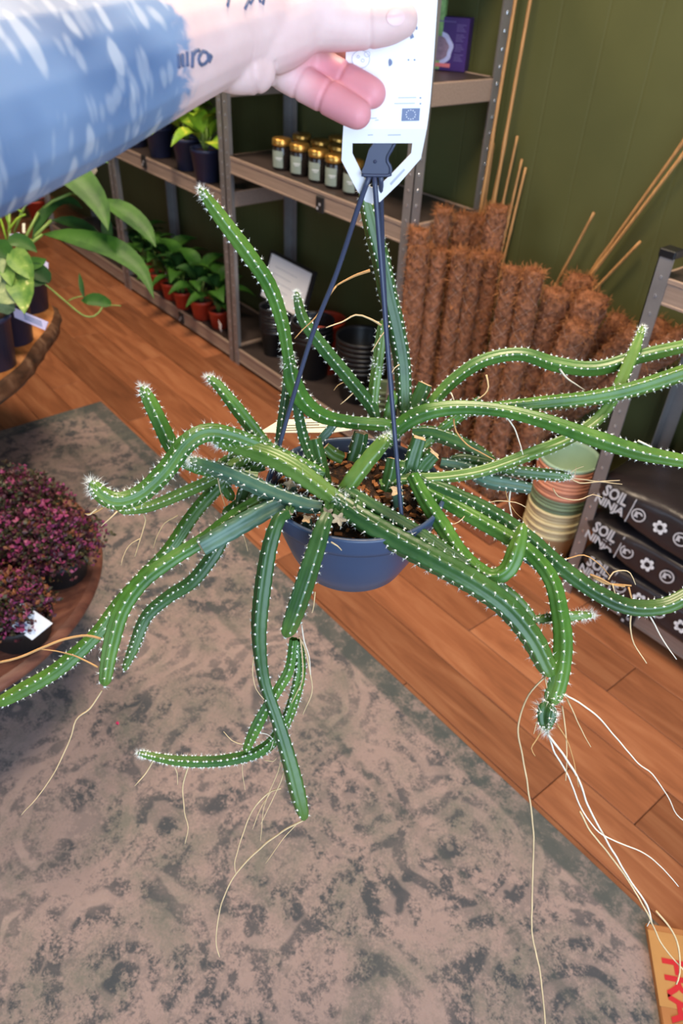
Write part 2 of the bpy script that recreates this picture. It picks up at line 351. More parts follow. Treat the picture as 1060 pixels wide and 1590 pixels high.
def text_mesh(s, size, extrude=0.0006, bold=0.0, spacing=1.0, shear=0.0):
    c = bpy.data.curves.new('t', 'FONT'); c.body = s; c.size = size; c.extrude = extrude; c.offset = bold; c.space_character = spacing; c.shear = shear; c.resolution_u = 2
    o = bpy.data.objects.new('t', c); link(o); dg = bpy.context.evaluated_depsgraph_get(); dg.update()
    me = bpy.data.meshes.new_from_object(o.evaluated_get(dg)); V = [tuple(v.co) for v in me.vertices]; F = [tuple(p.vertices) for p in me.polygons]
    bpy.data.objects.remove(o); bpy.data.curves.remove(c); bpy.data.meshes.remove(me); return V, F
def put(VF, origin, ex, ey, ez=None):
    V, F = VF; o = np.array(origin, float); ex = np.array(ex, float); ey = np.array(ey, float); ez = np.cross(ex, ey) if ez is None else np.array(ez, float)
    return [tuple(o+ex*v[0]+ey*v[1]+ez*v[2]) for v in V], F
def ringmesh(r0, r1, n=24, a0=0, a1=2*math.pi):
    V = []; closed = abs(a1-a0-2*math.pi) < 1e-6; k = n if closed else n+1
    for i in range(k):
        a = a0+(a1-a0)*i/n; V += [(r0*math.cos(a), r0*math.sin(a), 0), (r1*math.cos(a), r1*math.sin(a), 0)]
    F = [(2*i, 2*i+1, (2*i+3) % (2*k), (2*i+2) % (2*k)) for i in range(n)]
    return V, F

# ------------------------------------------------------------------ the setting
XL, XR, YB, YF, ZC = -5.2, 1.9, 1.72, -3.0, 2.7
floor = mesh_obj('floor', *bbox(XL, XR, YF, YB, -0.06, -0.012), 'soot', smooth=False); tag(floor, 'warm brown wood laminate floor', None, None, 'structure')
pm = {}
PW = 0.1185
rows = int((YB-YF)/PW)+1
for k in range(rows):
    y1 = 0.986+PW*(k-30)
    if y1 < -1.3 or y1 > YB: continue
    x = XL-random.random()*1.0
    if abs(y1-0.986) < 1e-3: x = -0.219-0.9*5      # joints read from the photograph
    if abs(y1-0.986-2*PW) < 1e-3: x = -0.451-0.9*5
    while x < 0.9:
        ln = 0.9
        if -5.2 < x+ln and x < 0.9:
            if ln not in pm:
                me = mesh_obj('plank', *bbox(0.0008, ln-0.0008, 0.0007, PW-0.0007, -0.012, 0, 0.0012), 'plank', smooth=False); pm[ln] = me.data; o = me
            else:
                o = bpy.data.objects.new('plank', pm[ln]); link(o)
            o.parent = floor; o.location = (x, y1, 0)
        x += ln
tag(mesh_obj('wall_back', *bbox(XL, XR, YB, YB+0.1, 0, ZC), 'wall', smooth=False), 'olive green painted panelled wall', None, None, 'structure')
tag(mesh_obj('wall_left', *bbox(XL-0.1, XL, YF, YB, 0, ZC), 'wall', smooth=False), None, None, None, 'structure')
tag(mesh_obj('wall_front', *join(bbox(XL, XR, YF-0.1, YF, 0, 0.6), bbox(XL, XR, YF-0.1, YF, 2.4, ZC), bbox(XL, -2.85, YF-0.1, YF, 0.6, 2.4), bbox(-0.35, XR, YF-0.1, YF, 0.6, 2.4)), 'wall', smooth=False), None, None, None, 'structure')
V, F = join(bbox(XR, XR+0.1, YF, YB, 0, 0.45), bbox(XR, XR+0.1, YF, YB, 2.45, ZC), bbox(XR, XR+0.1, YF, -1.8, 0.45, 2.45), bbox(XR, XR+0.1, 0.9, YB, 0.45, 2.45))
tag(mesh_obj('wall_right', V, F, 'plaster', smooth=False), None, None, None, 'structure')
V, F = join(*[bbox(XR+0.02, XR+0.08, y-0.03, y+0.03, 0.45, 2.45) for y in (-1.77, -0.9, 0.0, 0.87)], bbox(XR+0.02, XR+0.08, -1.8, 0.9, 0.45, 0.51), bbox(XR+0.02, XR+0.08, -1.8, 0.9, 2.39, 2.45))
tag(mesh_obj('window_1', V, F, 'plaster', smooth=False), None, None, None, 'structure')
V, F = join(*[bbox(x-0.03, x+0.03, YF-0.08, YF-0.02, 0.6, 2.4) for x in (-2.82, -1.6, -0.38)], bbox(-2.85, -0.35, YF-0.08, YF-0.02, 0.6, 0.66), bbox(-2.85, -0.35, YF-0.08, YF-0.02, 2.34, 2.4))
tag(mesh_obj('window_2', V, F, 'plaster', smooth=False), None, None, None, 'structure')
tag(mesh_obj('ceiling', *bbox(XL, XR, YF, YB, ZC, ZC+0.1), 'plaster', smooth=False), None, None, None, 'structure')

# ------------------------------------------------------------------ rug
RX, RY = -2.353, 0.853
rug = thing('area_rug', 'faded pink and grey patterned area rug lying on the wood floor', 'rug', (RX, RY, 0.0005))
mesh_obj('rug_pile', *bbox(0, 2.9, -2.0, 0, 0, 0.006, 0.002), 'rug', rug, smooth=False)
petal = mesh_obj('fallen_petal', *put(leaf([(0, 0, 0), (0.004, 0, 0.001), (0.009, 0, 0)], [0.001, 0.007, 0.001], (0, 0, 1)), on(181, 1121, 2, 0.0085), (1, 0, 0), (0, 1, 0)), 'pinkpetal')
tag(petal, 'tiny bright pink petal lying on the rug', 'petal')

# ------------------------------------------------------------------ shelving
def shelving(label, x0, x1, shelves, top, front=1.42, back=1.70, studs=True, clips=()):
    t = thing('shelving_unit', label, 'shelves', ((x0+x1)/2, front, 0), group='metal shelving units along the green wall')
    pw = 0.033; th = 0.0022; e = 0.001
    for px_, sx in ((x0+e, 1), (x1-e, -1)):
        for py_, sy in ((front, 1), (back, -1)):
            a = bbox(min(px_, px_+sx*pw), max(px_, px_+sx*pw), min(py_, py_+sy*th), max(py_, py_+sy*th), 0, top)
            b_ = bbox(min(px_, px_+sx*th), max(px_, px_+sx*th), min(py_, py_+sy*pw), max(py_, py_+sy*pw), 0, top)
            p = mesh_obj('post', *join(a, b_), 'steel', t, smooth=False, world=True)
            if studs:
                q = []
                for z in np.arange(0.05, top-0.02, 0.038):
                    q.append(bbox(px_-sx*0.0008-0.0012, px_-sx*0.0008+0.0012, py_+sy*0.017-0.0035, py_+sy*0.017+0.0035, z, z+0.008, 0.001))
                    q.append(bbox(px_+sx*0.017-0.0025, px_+sx*0.017+0.0025, py_-sy*0.0006-0.0008, py_-sy*0.0006+0.0008, z, z+0.006))
                mesh_obj('rivets', *join(*q), 'stud', p, smooth=False, kind='stuff')
                p.children[0].parent = p
                p.children[0].matrix_parent_inverse = Matrix.Translation(-t.location)
                p.children[0].matrix_parent_inverse = p.matrix_parent_inverse.copy(); p.children[0].matrix_parent_inverse = Matrix()
            cp = mesh_obj('post_cap', *bbox(min(px_-sx*0.002, px_+sx*pw), max(px_-sx*0.002, px_+sx*pw), min(py_-sy*0.002, py_+sy*pw), max(py_-sy*0.002, py_+sy*pw), top-0.012, top+0.004, 0.002), 'black', t, smooth=False, world=True)
    for z in shelves:
        h = 0.052
        for yy in (front+0.003, back-0.018):
            mesh_obj('shelf_beam', *join(bbox(x0+0.03, x1-0.03, yy, yy+0.015, z-h, z, 0.002), bbox(x0+0.03, x1-0.03, yy-0.002, yy+0.006, z-0.008, z+0.002, 0.001), bbox(x0+0.03, x1-0.03, yy-0.002, yy+0.004, z-h, z-h+0.006, 0.001)), 'beam', t, smooth=False, world=True)
        for xx in (x0+0.004, x1-0.016):
            mesh_obj('side_beam', *bbox(xx, xx+0.012, front+0.03, back-0.03, z-h, z, 0.002), 'beam', t, smooth=False, world=True)
        mesh_obj('shelf_board', *bbox(x0+0.012, x1-0.012, front+0.012, back-0.012, z-0.007, z, 0.001), 'board', t, smooth=False, world=True)
    for (x, z) in clips:
        c = mesh_obj('price_clip', *bbox(x, x+0.036, front-0.004, front+0.003, z, z+0.046, 0.002), 'soot', t, smooth=False, world=True)
        q = [bbox(x+0.006+i*0.011, x+0.013+i*0.011, front-0.0048, front-0.004, z+0.008+j*0.013, z+0.015+j*0.013) for i in range(2) for j in range(2) if (i+j) % 2 == 0]
        mesh_obj('print', *join(*q), 'silverprint', c, smooth=False)
    return t
Xm = -2.362; Xl = -3.30; Xr = -1.440  # topmost shelf of the tall units is unseen, added to shade the shelves below
shelving('galvanised shelving unit holding gold-lidded jars and black pots', Xm, Xr, (0.066, 0.764, 1.092, 1.45, 1.77), 1.78, clips=((-1.845, 0.706),))
shelving('galvanised shelving unit holding the row of red pots', Xl, Xm, (0.066, 0.640, 0.985, 1.40, 1.77), 1.78, clips=((-2.995, 0.60), (-2.80, 0.015)))
shelving('farthest galvanised shelving unit, half hidden behind arching green leaves', Xl-0.94, Xl, (0.066, 0.62, 1.1, 1.77), 1.78)
shelving('low shelving unit with black caps stacked with soil bags', -0.742, 0.20, (0.085, 0.850), 0.90, clips=((-0.56, 0.022),))

# ------------------------------------------------------------------ things on the shelves
# gold lidded jars
def jar0():
    t = thing('lidded_jar', '', 'jar')
    mesh_obj('jar_body', *lathe([(0.0, 0), (0.026, 0), (0.0285, 0.003), (0.0285, 0.066), (0.025, 0.072), (0.0, 0.072)], 28), 'jarglass', t)
    V, F = lathe([(0.02875, 0.008), (0.0289, 0.009), (0.0289, 0.056), (0.02875, 0.057)], 28); F = [f for i, f in enumerate(F) if 4 <= i//3 <= 22]
    lb = mesh_obj('jar_label', V, F, 'jarlabel', t)
    mesh_obj('print', *join(bbox(-0.011, 0.011, -0.0296, -0.0290, 0.036, 0.038), bbox(-0.007, 0.007, -0.0296, -0.0290, 0.031, 0.0325)), 'white', lb, smooth=False)
    mesh_obj('lid', *lathe([(0.0, 0.0905), (0.027, 0.0905), (0.0302, 0.088), (0.0305, 0.073), (0.0300, 0.071), (0.024, 0.071)], 32), 'gold', t)
    return t
j0 = jar0(); LB = 'gold-lidded dark glass jar, '
jars = [((437.5, 262), 'leftmost of the front row'), ((465, 271), 'second from the left in the front row'), ((493.5, 281), 'third from the left in the front row'), ((519, 290), 'nearest the white tag in the front row'),
        ((547, 300), 'mostly hidden behind the white tag tip'), ((468, 254), 'leftmost of the back row'), ((496, 264), 'second from the left in the back row'), ((523, 273), 'right end of the middle row'), ((523, 258), 'hindmost, only its lid showing beside tag')]
for i, ((x, y), s) in enumerate(jars):
    p = on(x, y, 2, 0.7655)
    o = j0 if i == 0 else dup(j0, p, 0.62)
    o.location = Vector(p); o.rotation_euler = (0, 0, 0.62); o['label'] = LB+s; o['group'] = 'gold-lidded jars on the shelf'
# black pots
def pot_prof(r, h, rim=0.012, th=0.0018, taper=0.75):
    return [(0.0, 0), (r*taper, 0), (r*0.965, h-rim), (r, h-rim), (r, h), (r-th*1.5, h), (r*0.96-th, h-rim), (r*taper-th, 0.003), (0.0, 0.003)]
def pot_stack(name, n, base, r, h, step, mat, labels, group, cat='pot', mats=None):
    me = {}
    for k in range(n):
        mt = mats[k] if mats else mat
        if mt not in me:
            o = mesh_obj(name, *lathe(pot_prof(r, h), 40), mt); me[mt] = o.data
        else:
            o = bpy.data.objects.new(name, me[mt]); link(o)
        o.location = (base[0]+random.uniform(-.0012, .0012), base[1]+random.uniform(-.0012, .0012), base[2]+step*k); tag(o, labels(k), cat, group)
zs = 0.0665
# a stack is counted pot by pot from its top rim
ordw = ['topmost', 'second from the top', 'third from the top', 'fourth from the top', 'fifth from the top', 'sixth from the top', 'seventh from the top', 'eighth from the top', 'ninth from the top', 'tenth from the top', 'eleventh from the top', 'twelfth from the top']
def stack_lab(n, txt): return lambda k: f'{txt}, {ordw[n-1-k]}'
pot_stack('nursery_pot', 8, on(425, 548, 2, zs), 0.052, 0.105, 0.0125, 'black', stack_lab(8, 'black plastic pot in the narrow stack by the shelf post'), 'narrow black pot stack')
pot_stack('nursery_pot', 5, on(484, 580, 2, zs), 0.078, 0.15, 0.016, 'black', stack_lab(5, 'black plastic pot in the middle stack below white card'), 'middle black pot stack')
pot_stack('nursery_pot', 7, on(556, 615, 2, zs), 0.088, 0.13, 0.017, 'black', stack_lab(7, 'black plastic pot in the widest stack behind the straps'), 'wide black pot stack')
pot_stack('nursery_pot', 4, on(592, 655, 2, zs), 0.045, 0.075, 0.02, 'sage', stack_lab(4, 'grey green pot in the short stack beside black pots'), 'short grey green pot stack')
rp = mesh_obj('red_pot', *lathe(pot_prof(0.075, 0.2), 40), 'redpot'); p = on(541, 560, 2, zs); rp.location = (p[0], min(p[1], 1.6), zs); tag(rp, 'dark red plastic pot behind the black pot stacks', 'pot')
# framed card
A, B, C_, D = on(422, 388, 1, 1.575), on(491, 423, 1, 1.575), on(470, 500, 1, 1.53), on(403, 460, 1, 1.53)
fr = thing('framed_card', 'white card in a thin black frame leaning above black pots', 'sign', (A+B+C_+D)/4)
nrm = np.cross(B-A, D-A)
def quad_in(s):
    c = (A+B+C_+D)/4; return [c+(p_-c)*s for p_ in (A, B, C_, D)]
mesh_obj('frame', *prism(quad_in(1.0), nrm, 0.012), 'soot', fr, smooth=False, world=True)
nn = nrm/np.linalg.norm(nrm); nn = nn if nn[1] < 0 else -nn
cd = mesh_obj('card', *prism([q+nn*0.0065 for q in quad_in(0.9)], nrm, 0.001), 'tag', fr, smooth=False, world=True)
q = []
for i in range(4):
    a = 0.25+0.14*i; c0 = A+(D-A)*a+(B-A)*0.2+nn*0.0075; c1 = A+(D-A)*a+(B-A)*(0.7-0.1*(i % 2))+nn*0.0075; dn = (D-A)*0.014
    q.append(prism([c0, c1, c1+dn, c0+dn], nn, 0.0004))
mesh_obj('writing', *join(*q), 'inkpale', cd, smooth=False).matrix_parent_inverse = Matrix()
# purple carton and the green packet above it
p0 = on(704, 111, 2, 1.093); bx = thing('printed_carton', 'purple carton with a round pale picture on the shelf', 'box', (p0[0], p0[1], 1.093), rz=0.53)
bx.scale = (1, 1, 0.79)
mesh_obj('carton', *bbox(-0.13, 0.028, 0.0, 0.045, 0, 0.15, 0.001), 'purple', bx, smooth=False)
V, F = [(0.0, 0.0, 0)]+[(0.036*math.cos(a)*(1+0.06*math.sin(7*a)), 0.047*math.sin(a), 0) for a in np.linspace(0, 2*math.pi, 40, endpoint=False)], [(0, i+1, (i+1) % 40+1) for i in range(40)]
mesh_obj('picture', *put((V, F), (-0.045, -0.0006, 0.062), (1.0, 0, 0), (0, 0, 1)), 'paleblue', bx, smooth=False)
mesh_obj('picture', *put((V, F), (-0.047, -0.0012, 0.062), (0.74, 0, 0), (0, 0, 0.74)), 'mauve', bx, smooth=False)
mesh_obj('banner', *bbox(-0.085, -0.012, -0.0018, -0.0008, 0.010, 0.021), 'pinkprint', bx, smooth=False)
mesh_obj('printed_text', *join(*[bbox(-0.004, 0.020-0.004*((i*7) % 3), -0.0012, -0.0004, 0.03+i*0.0055, 0.0325+i*0.0055) for i in range(20) if i % 5 != 4]), 'lilac', bx, smooth=False)
mesh_obj('stripe', *bbox(-0.12, -0.008, -0.0012, -0.0004, 0.136, 0.139), 'lilac', bx, smooth=False)
p1 = on(672, 70, 1, 1.62); gb = thing('seed_packet', 'green leaf printed packet standing behind the purple carton', 'packet', (p1[0], 1.625, 1.0935), rz=0.53)
mesh_obj('packet', *bbox(-0.09, 0.02, 0, 0.02, 0, 0.36, 0.002), 'greenprint', gb, smooth=False)
mesh_obj('banner', *bbox(-0.08, 0.004, -0.001, 0, 0.19, 0.208), 'pinkprint', gb, smooth=False)
# white tub on the low unit's top shelf
tb = thing('white_tub', 'white plastic tub on the top shelf of low unit', 'tub', (-0.69, 1.50, 0.851))
mesh_obj('body', *bbox(-0.0, 0.10, -0.04, 0.05, 0, 0.10, 0.012, 3), 'tag', tb); mesh_obj('lid', *bbox(-0.003, 0.103, -0.043, 0.053, 0.095, 0.11, 0.005, 2), 'tag', tb)

# ------------------------------------------------------------------ leafy plants
def arc_leaf(length, width, rise, droop, n=8, fold=0.25, mat='leaf'):
    t = np.linspace(0, 1, n); C = np.c_[length*t, 0*t, rise*np.sin(t*1.9)-droop*t**2]
    return leaf(C, leafw(n, width), (0, 0, 1), fold)
def leaf_data(name, VF, mat):
    me = bpy.data.meshes.new(name); me.from_pydata([tuple(map(float, v)) for v in VF[0]], [], VF[1]); me.polygons.foreach_set('use_smooth', [True]*len(me.polygons)); me.materials.append(M[mat]); return me
LD = {'a': leaf_data('leaf', arc_leaf(0.095, 0.05, 0.035, 0.055), 'leaf'), 'b': leaf_data('leaf', arc_leaf(0.075, 0.042, 0.04, 0.03), 'leafd'),
      'g': leaf_data('leaf', arc_leaf(0.10, 0.062, 0.03, 0.07, fold=0.35), 'leafg'), 'g2': leaf_data('leaf', arc_leaf(0.08, 0.055, 0.045, 0.03, fold=0.35), 'leafg'), 'd': leaf_data('leaf', arc_leaf(0.12, 0.03, 0.08, 0.02), 'leafd')}
def add_leaf(parent, kind, loc, az, pitch=0.0, s=1.0):
    o = bpy.data.objects.new('leaf', LD[kind]); link(o); o.parent = parent; o.location = loc; o.rotation_euler = (random.uniform(-.35, .35), -pitch, az); o.scale = (s, s, s); return o
def potted(name, label, p, r, h, potmat, kinds, n, group=None, s=1.0, soil=True, stalk=0.05):
    t = thing(name, label, 'potted plant', p, group=group)
    mesh_obj('pot', *lathe(pot_prof(r, h), 28), potmat, t)
    mesh_obj('soil', *lathe([(0, h-0.012), (r*0.93, h-0.014)], 20), 'soil', t)
    q = []
    for i in range(n):
        az = i*2.399+random.uniform(-.3, .3); lv = i/n; hh = h+stalk*(0.25+0.95*lv)*s; rad = r*(0.55-0.4*lv)
        loc = (rad*math.cos(az), rad*math.sin(az), hh)
        add_leaf(t, kinds[i % len(kinds)], loc, az, 0.15+0.7*lv, s*random.uniform(.85, 1.15))
        q.append(tube([(0.15*rad*math.cos(az), 0.15*rad*math.sin(az), h-0.015), (0.6*rad*math.cos(az), 0.6*rad*math.sin(az), (h+hh)/2), loc], 0.0018, 5))
    mesh_obj('stalks', *join(*q), 'stalk', t, kind='stuff')
    return t
redp = [((229, 429), 'farthest along the bottom shelf'), ((246, 447), 'second farthest, with a pale blue tag'), ((267, 463), 'third from the far end'), ((286, 477), 'with a small white tag beside the large one'), ((315, 493), 'the largest and most complete'), ((341, 507), 'beside the shelf post with a white label')]
RP = []
for i, ((x, y), s) in enumerate(redp):
    p = on(x, y, 2, zs)
    RP.append(potted('peace_lily', 'small leafy plant in red pot, '+s, p, 0.043 if i != 4 else 0.05, 0.075 if i != 4 else 0.082, 'redpot', ['a', 'b', 'a'], 13, 'red potted plants on the bottom shelf', 1.3, stalk=0.075))
for i, (x, y, sz, mt) in ((1, (257, 423, 0.016, 'lavender')), (3, (281, 436, 0.014, 'lavender')), (5, (339, 497, 0.03, 'tag'))):
    p = on(x, y, 1, RP[i].location[1]-0.045); mesh_obj('plant_label', *prism([p, p+np.array([sz, -0.006, -0.008]), p+np.array([sz*0.9, -0.006, -sz*1.25]), p+np.array([0.002, 0, -sz*1.1])], (0.2, -1, 0), 0.0012), mt, RP[i], smooth=False, world=True)
for (x, y), s, k in (((212, 226), 'farthest, half under the forearm', ['d', 'b']), ((250, 242), 'in the middle with ferny yellow leaves', ['g2', 'd']), ((293, 262), 'with lime green heart leaves', ['g', 'g2']), ((322, 280), 'nearest the post with trailing yellow leaves', ['g', 'g2'])):
    p = on(x, y, 2, 0.642)
    potted('pothos', 'golden pothos in black pot on the middle shelf, '+s, p, 0.055, 0.11, 'navy', k, 9, 'dark potted plants on the middle shelf', 1.15, stalk=0.055)
for i, (x, y, sp) in enumerate(((30, 322, 'beside the cream label'), (62, 338, 'next to the shelf post'))):
    p = on(x, y, 2, zs); t = potted('peace_lily', 'red potted plant on the farthest shelf unit, '+sp, (p[0], min(p[1], 1.6), zs), 0.06, 0.10, 'redpot', ['b', 'd'], 7, 'red pots on the farthest unit')
p = on(25, 292, 1, 1.44); mesh_obj('paper_sign', *prism([p, p+np.array([0.07, 0, 0.03]), p+np.array([0.085, -0.01, -0.07]), p+np.array([0.01, -0.01, -0.095])], (0, -1, 0.1), 0.002), 'paper', smooth=False)
tag(bpy.data.objects['paper_sign'], 'cream paper label hanging by red pots at far left', 'label')
p = on(140, 262, 1, 1.40); mesh_obj('shelf_label', *prism([p, p+np.array([0.055, 0, 0.03]), p+np.array([0.072, 0, 0.005]), p+np.array([0.012, 0, -0.035])], (0, -1, 0.1), 0.002), 'paper', smooth=False)
tag(bpy.data.objects['shelf_label'], 'small cream shelf label beside the leaf tip at left', 'label')

# ------------------------------------------------------------------ live edge table with plants
def round_table(name, label, cx, cy, R, top, th, topmat, edgemat, wob, legs=3, ring=False):
    t = thing(name, label, 'table', (cx, cy, 0)); n = 96; V, F = [], []
    rad = [R*(1+wob*noise.noise(Vector((math.cos(2*math.pi*i/n)*3.1, math.sin(2*math.pi*i/n)*3.1, 1.7)))) for i in range(n)]
    V.append((0, 0, top))
    for i in range(n): a = 2*math.pi*i/n; V.append(((rad[i]-0.012)*math.cos(a), (rad[i]-0.012)*math.sin(a), top))
    V.append((0, 0, top-th))
    for i in range(n): a = 2*math.pi*i/n; V.append(((rad[i]-0.02)*math.cos(a), (rad[i]-0.02)*math.sin(a), top-th))
    F = [(0, 1+i, 1+(i+1) % n) for i in range(n)]+[(n+1, n+2+(i+1) % n, n+2+i) for i in range(n)]
    mesh_obj('table_top', V, F, topmat, t, smooth=False)
    V, F = [], []; k = 7
    for i in range(n):
        a = 2*math.pi*i/n
        for j in range(k):
            z = top-th*j/(k-1); bul = 0.004+0.010*math.sin(math.pi*j/(k-1))+wob*0.25*noise.noise(Vector((a*9, j*0.9, 3)))*(0 < j < k-1)
            r = rad[i]-0.012+(bul if 0 < j < k-1 else 0); V.append((r*math.cos(a), r*math.sin(a), z))
    F = [(i*k+j, i*k+j+1, ((i+1) % n)*k+j+1, ((i+1) % n)*k+j) for i in range(n) for j in range(k-1)]
    mesh_obj('bark_edge' if not ring else 'table_rim', V, F, edgemat, t)
    for i in range(legs):
        a = 2.2+2*math.pi*i/legs
        mesh_obj('leg', *tube([(0.62*R*math.cos(a), 0.62*R*math.sin(a), 0.0085 if True else 0), (0.5*R*math.cos(a), 0.5*R*math.sin(a), top-th)], [0.014, 0.02], 12), 'soot', t)
    return t
round_table('slab_table', 'thick live-edge round slab table with bark rim at left', -2.236, 0.046, 0.643, 0.50, 0.055, 'slab', 'bark', 0.05)
round_table('round_table', 'low round brown wooden table under the purple-leaved plants', -1.397, 0.03, 0.396, 0.30, 0.028, 'stool', 'stool', 0.0, ring=True)
ZT = 0.501
def plain_pot(name, label, p, r, h, mat, group=None):
    t = thing(name, label, 'potted plant', p, group=group); mesh_obj('pot', *lathe(pot_prof(r, h, 0.014, taper=0.8), 36), mat, t); mesh_obj('soil', *lathe([(0, h-0.012), (r*0.92, h-0.014)], 24), 'soil', t); return t
pA = plain_pot('arrowhead_plant', 'variegated arrowhead plant in navy pot at the front of slab table', on(-8, 566, 2, ZT), 0.062, 0.13, 'navy')
pB = plain_pot('trailing_plant', 'navy pot with a lilac label and a trailing vine', on(24, 528, 2, ZT), 0.055, 0.11, 'navy')
pC = plain_pot('peace_lily', 'large peace lily in navy pot with long arching leaves', on(48, 478, 2, ZT), 0.06, 0.12, 'navy')
def px_leaf(parent, pts, w, mat, d, up=(0.25, -0.3, 0.9), fold=0.22, peak=0.42, name='leaf', dd=0.0):
    C = [P(x, y, d+dd*i/(len(pts)-1)) for i, (x, y) in enumerate(pts)]; S = spline(C, 0.03)[:, :3]
    wm = w*d/F_PX; V, F = leaf(S, leafw(len(S), wm, peak), up, fold)
    return mesh_obj(name, V, F, mat, parent, world=True)
dC = depth(pC.location)-0.06
for pts, w_, m_, dd in (([(40, 272), (66, 262), (98, 262), (132, 290), (158, 325), (168, 358)], 50, 'leaf', -0.12), ([(60, 285), (90, 256), (122, 238), (150, 240), (168, 254)], 27, 'leaf', -0.05),
                    ([(150, 312), (178, 320), (205, 338), (228, 360), (242, 384)], 32, 'leaf', -0.1), ([(66, 364), (100, 366), (140, 376), (184, 392), (222, 424), (239, 464)], 40, 'leaf', -0.15),
                    ([(50, 372), (66, 340), (86, 318), (110, 312), (128, 324)], 24, 'leafd', 0.02), ([(80, 342), (110, 346), (140, 360), (172, 384)], 26, 'leafd', 0.05),
                    ([(0, 300), (30, 282), (60, 276), (90, 286)], 34, 'leafd', 0.04), ([(-20, 330), (10, 290), (40, 276)], 30, 'leafd', 0.0), ([(160, 330), (166, 350), (168, 376), (172, 392)], 18, 'leafd', 0.02)):
    px_leaf(pC, pts, w_, m_, dC, dd=dd)
for a, b_ in (((40, 272), (14, 330)), ((66, 364), (34, 400)), ((50, 372), (30, 404)), ((14, 330), (22, 410)), ((150, 312), (110, 300)), ((80, 342), (40, 392)), ((110, 300), (60, 330)), ((60, 330), (30, 404)), ((60, 285), (22, 360))):
    mesh_obj('petiole', *tube([P(*a, dC), P((a[0]+b_[0])/2-3, (a[1]+b_[1])/2-3, dC), P(*b_, dC+0.02)], 0.0042, 6), 'stalk', pC, world=True)
for pts in ([(16, 352), (8, 330), (22, 322), (34, 330)], [(10, 372), (2, 344), (-4, 330)], [(12, 360), (26, 340), (40, 333)]):
    mesh_obj('petiole', *tube(spline([P(x, y, dC-0.1) for x, y in pts], 0.02), 0.003, 6), 'leafg', pC, world=True)
dA = depth(pA.location)-0.08
for pts, w_, m_, dd in (([(20, 424), (32, 440), (38, 462), (38, 488)], 44, 'leafv', -0.06), ([(-10, 434), (2, 448), (10, 464), (26, 470)], 34, 'leafp', -0.05), ([(12, 392), (28, 402), (42, 420), (52, 436)], 36, 'leafv', -0.03),
                    ([(0, 398), (-4, 416), (0, 440)], 30, 'leafp', -0.02), ([(14, 404), (2, 384), (-14, 380)], 30, 'leaf', 0.0), ([(22, 470), (8, 478), (-8, 474)], 30, 'leafp', -0.02), ([(10, 380), (26, 374), (44, 380), (58, 392)], 24, 'leaf', 0.02), ([(4, 410), (14, 424), (18, 446)], 26, 'leafv', -0.03)):
    px_leaf(pA, pts, w_, m_, dA, up=(0.55, -0.45, 0.7), dd=dd, fold=0.3, peak=0.35)
for a in ((12, 400), (20, 430), (0, 440), (14, 410)): mesh_obj('petiole', *tube([P(*a, dA), P(a[0]*0.5, 450, dA+0.03), P(0, 490, dA+0.05)], 0.003, 6), 'stalk', pA, world=True)
dB = depth(pB.location)-0.04
for pts, w_, m_ in (([(44, 408), (58, 420), (72, 432), (76, 440)], 26, 'leafd'), ([(40, 430), (56, 436), (74, 438)], 24, 'leafd'), ([(34, 424), (46, 412), (62, 408), (72, 402)], 22, 'leaf')):
    px_leaf(pB, pts, w_, m_, dB, up=(0.55, -0.45, 0.7))
vn = [(62, 436), (76, 446), (92, 460), (104, 470), (118, 482), (132, 491), (146, 491), (156, 482), (160, 472)]
mesh_obj('vine', *tube(spline([P(x, y, dB+0.05*i/8) for i, (x, y) in enumerate(vn)], 0.012), 0.0022, 6), 'stalk', pB, world=True)
mesh_obj('vine', *tube(spline([P(x, y, dB+0.03) for x, y in ((105, 468), (114, 463), (128, 460))], 0.01), 0.0015, 6), 'stalk', pB, world=True)
mesh_obj('vine', *tube(spline([P(x, y, dB+0.05) for x, y in ((168, 474), (178, 474), (188, 475))], 0.01), 0.0013, 6), 'stalk', pB, world=True)
px_leaf(pB, [(126, 467), (138, 466), (152, 466), (168, 472), (171, 476)], 21, 'leaf', dB+0.05, up=(0.5, -0.5, 0.75))
px_leaf(pB, [(123, 424), (126, 440), (128, 452), (131, 464)], 8, 'leafd', dB+0.04, up=(0.5, -0.5, 0.75))
q = [P(x, y, dB-0.1) for x, y in ((20, 477), (75, 500), (70, 513), (23, 493))]
lab = mesh_obj('plant_label', *prism(q, np.cross(q[1]-q[0], q[3]-q[0]), 0.003), 'lavender', pB, smooth=False, world=True)
nq = np.cross(q[1]-q[0], q[3]-q[0]); nq /= np.linalg.norm(nq); nq = nq if nq @ fw < 0 else -nq
mesh_obj('writing', *join(*[prism([q[0]+(q[1]-q[0])*a+(q[3]-q[0])*b_+nq*0.002 for a, b_ in ((0.3, s), (0.8, s), (0.8, s+0.1), (0.3, s+0.1))], nq, 0.0004) for s in (0.25, 0.45, 0.65)]), 'ink', lab, smooth=False)
q = [P(x, y, dC-0.1) for x, y in ((15, 364), (30, 361), (34, 374), (18, 375))]; mesh_obj('plant_label', *prism(q, np.cross(q[1]-q[0], q[3]-q[0]), 0.002), 'lavender', pC, smooth=False, world=True)
q = [P(x, y, dC-0.03) for x, y in ((64, 402), (75, 408), (75, 424), (65, 420))]; mesh_obj('plant_label', *prism(q, np.cross(q[1]-q[0], q[3]-q[0]), 0.002), 'lavender', pC, smooth=False, world=True)
q = [P(x, y, dC-0.02) for x, y in ((35, 347), (39, 347), (39, 362), (35, 361))]; mesh_obj('plant_label', *prism(q, np.cross(q[1]-q[0], q[3]-q[0]), 0.002), 'paper', pC, smooth=False, world=True)

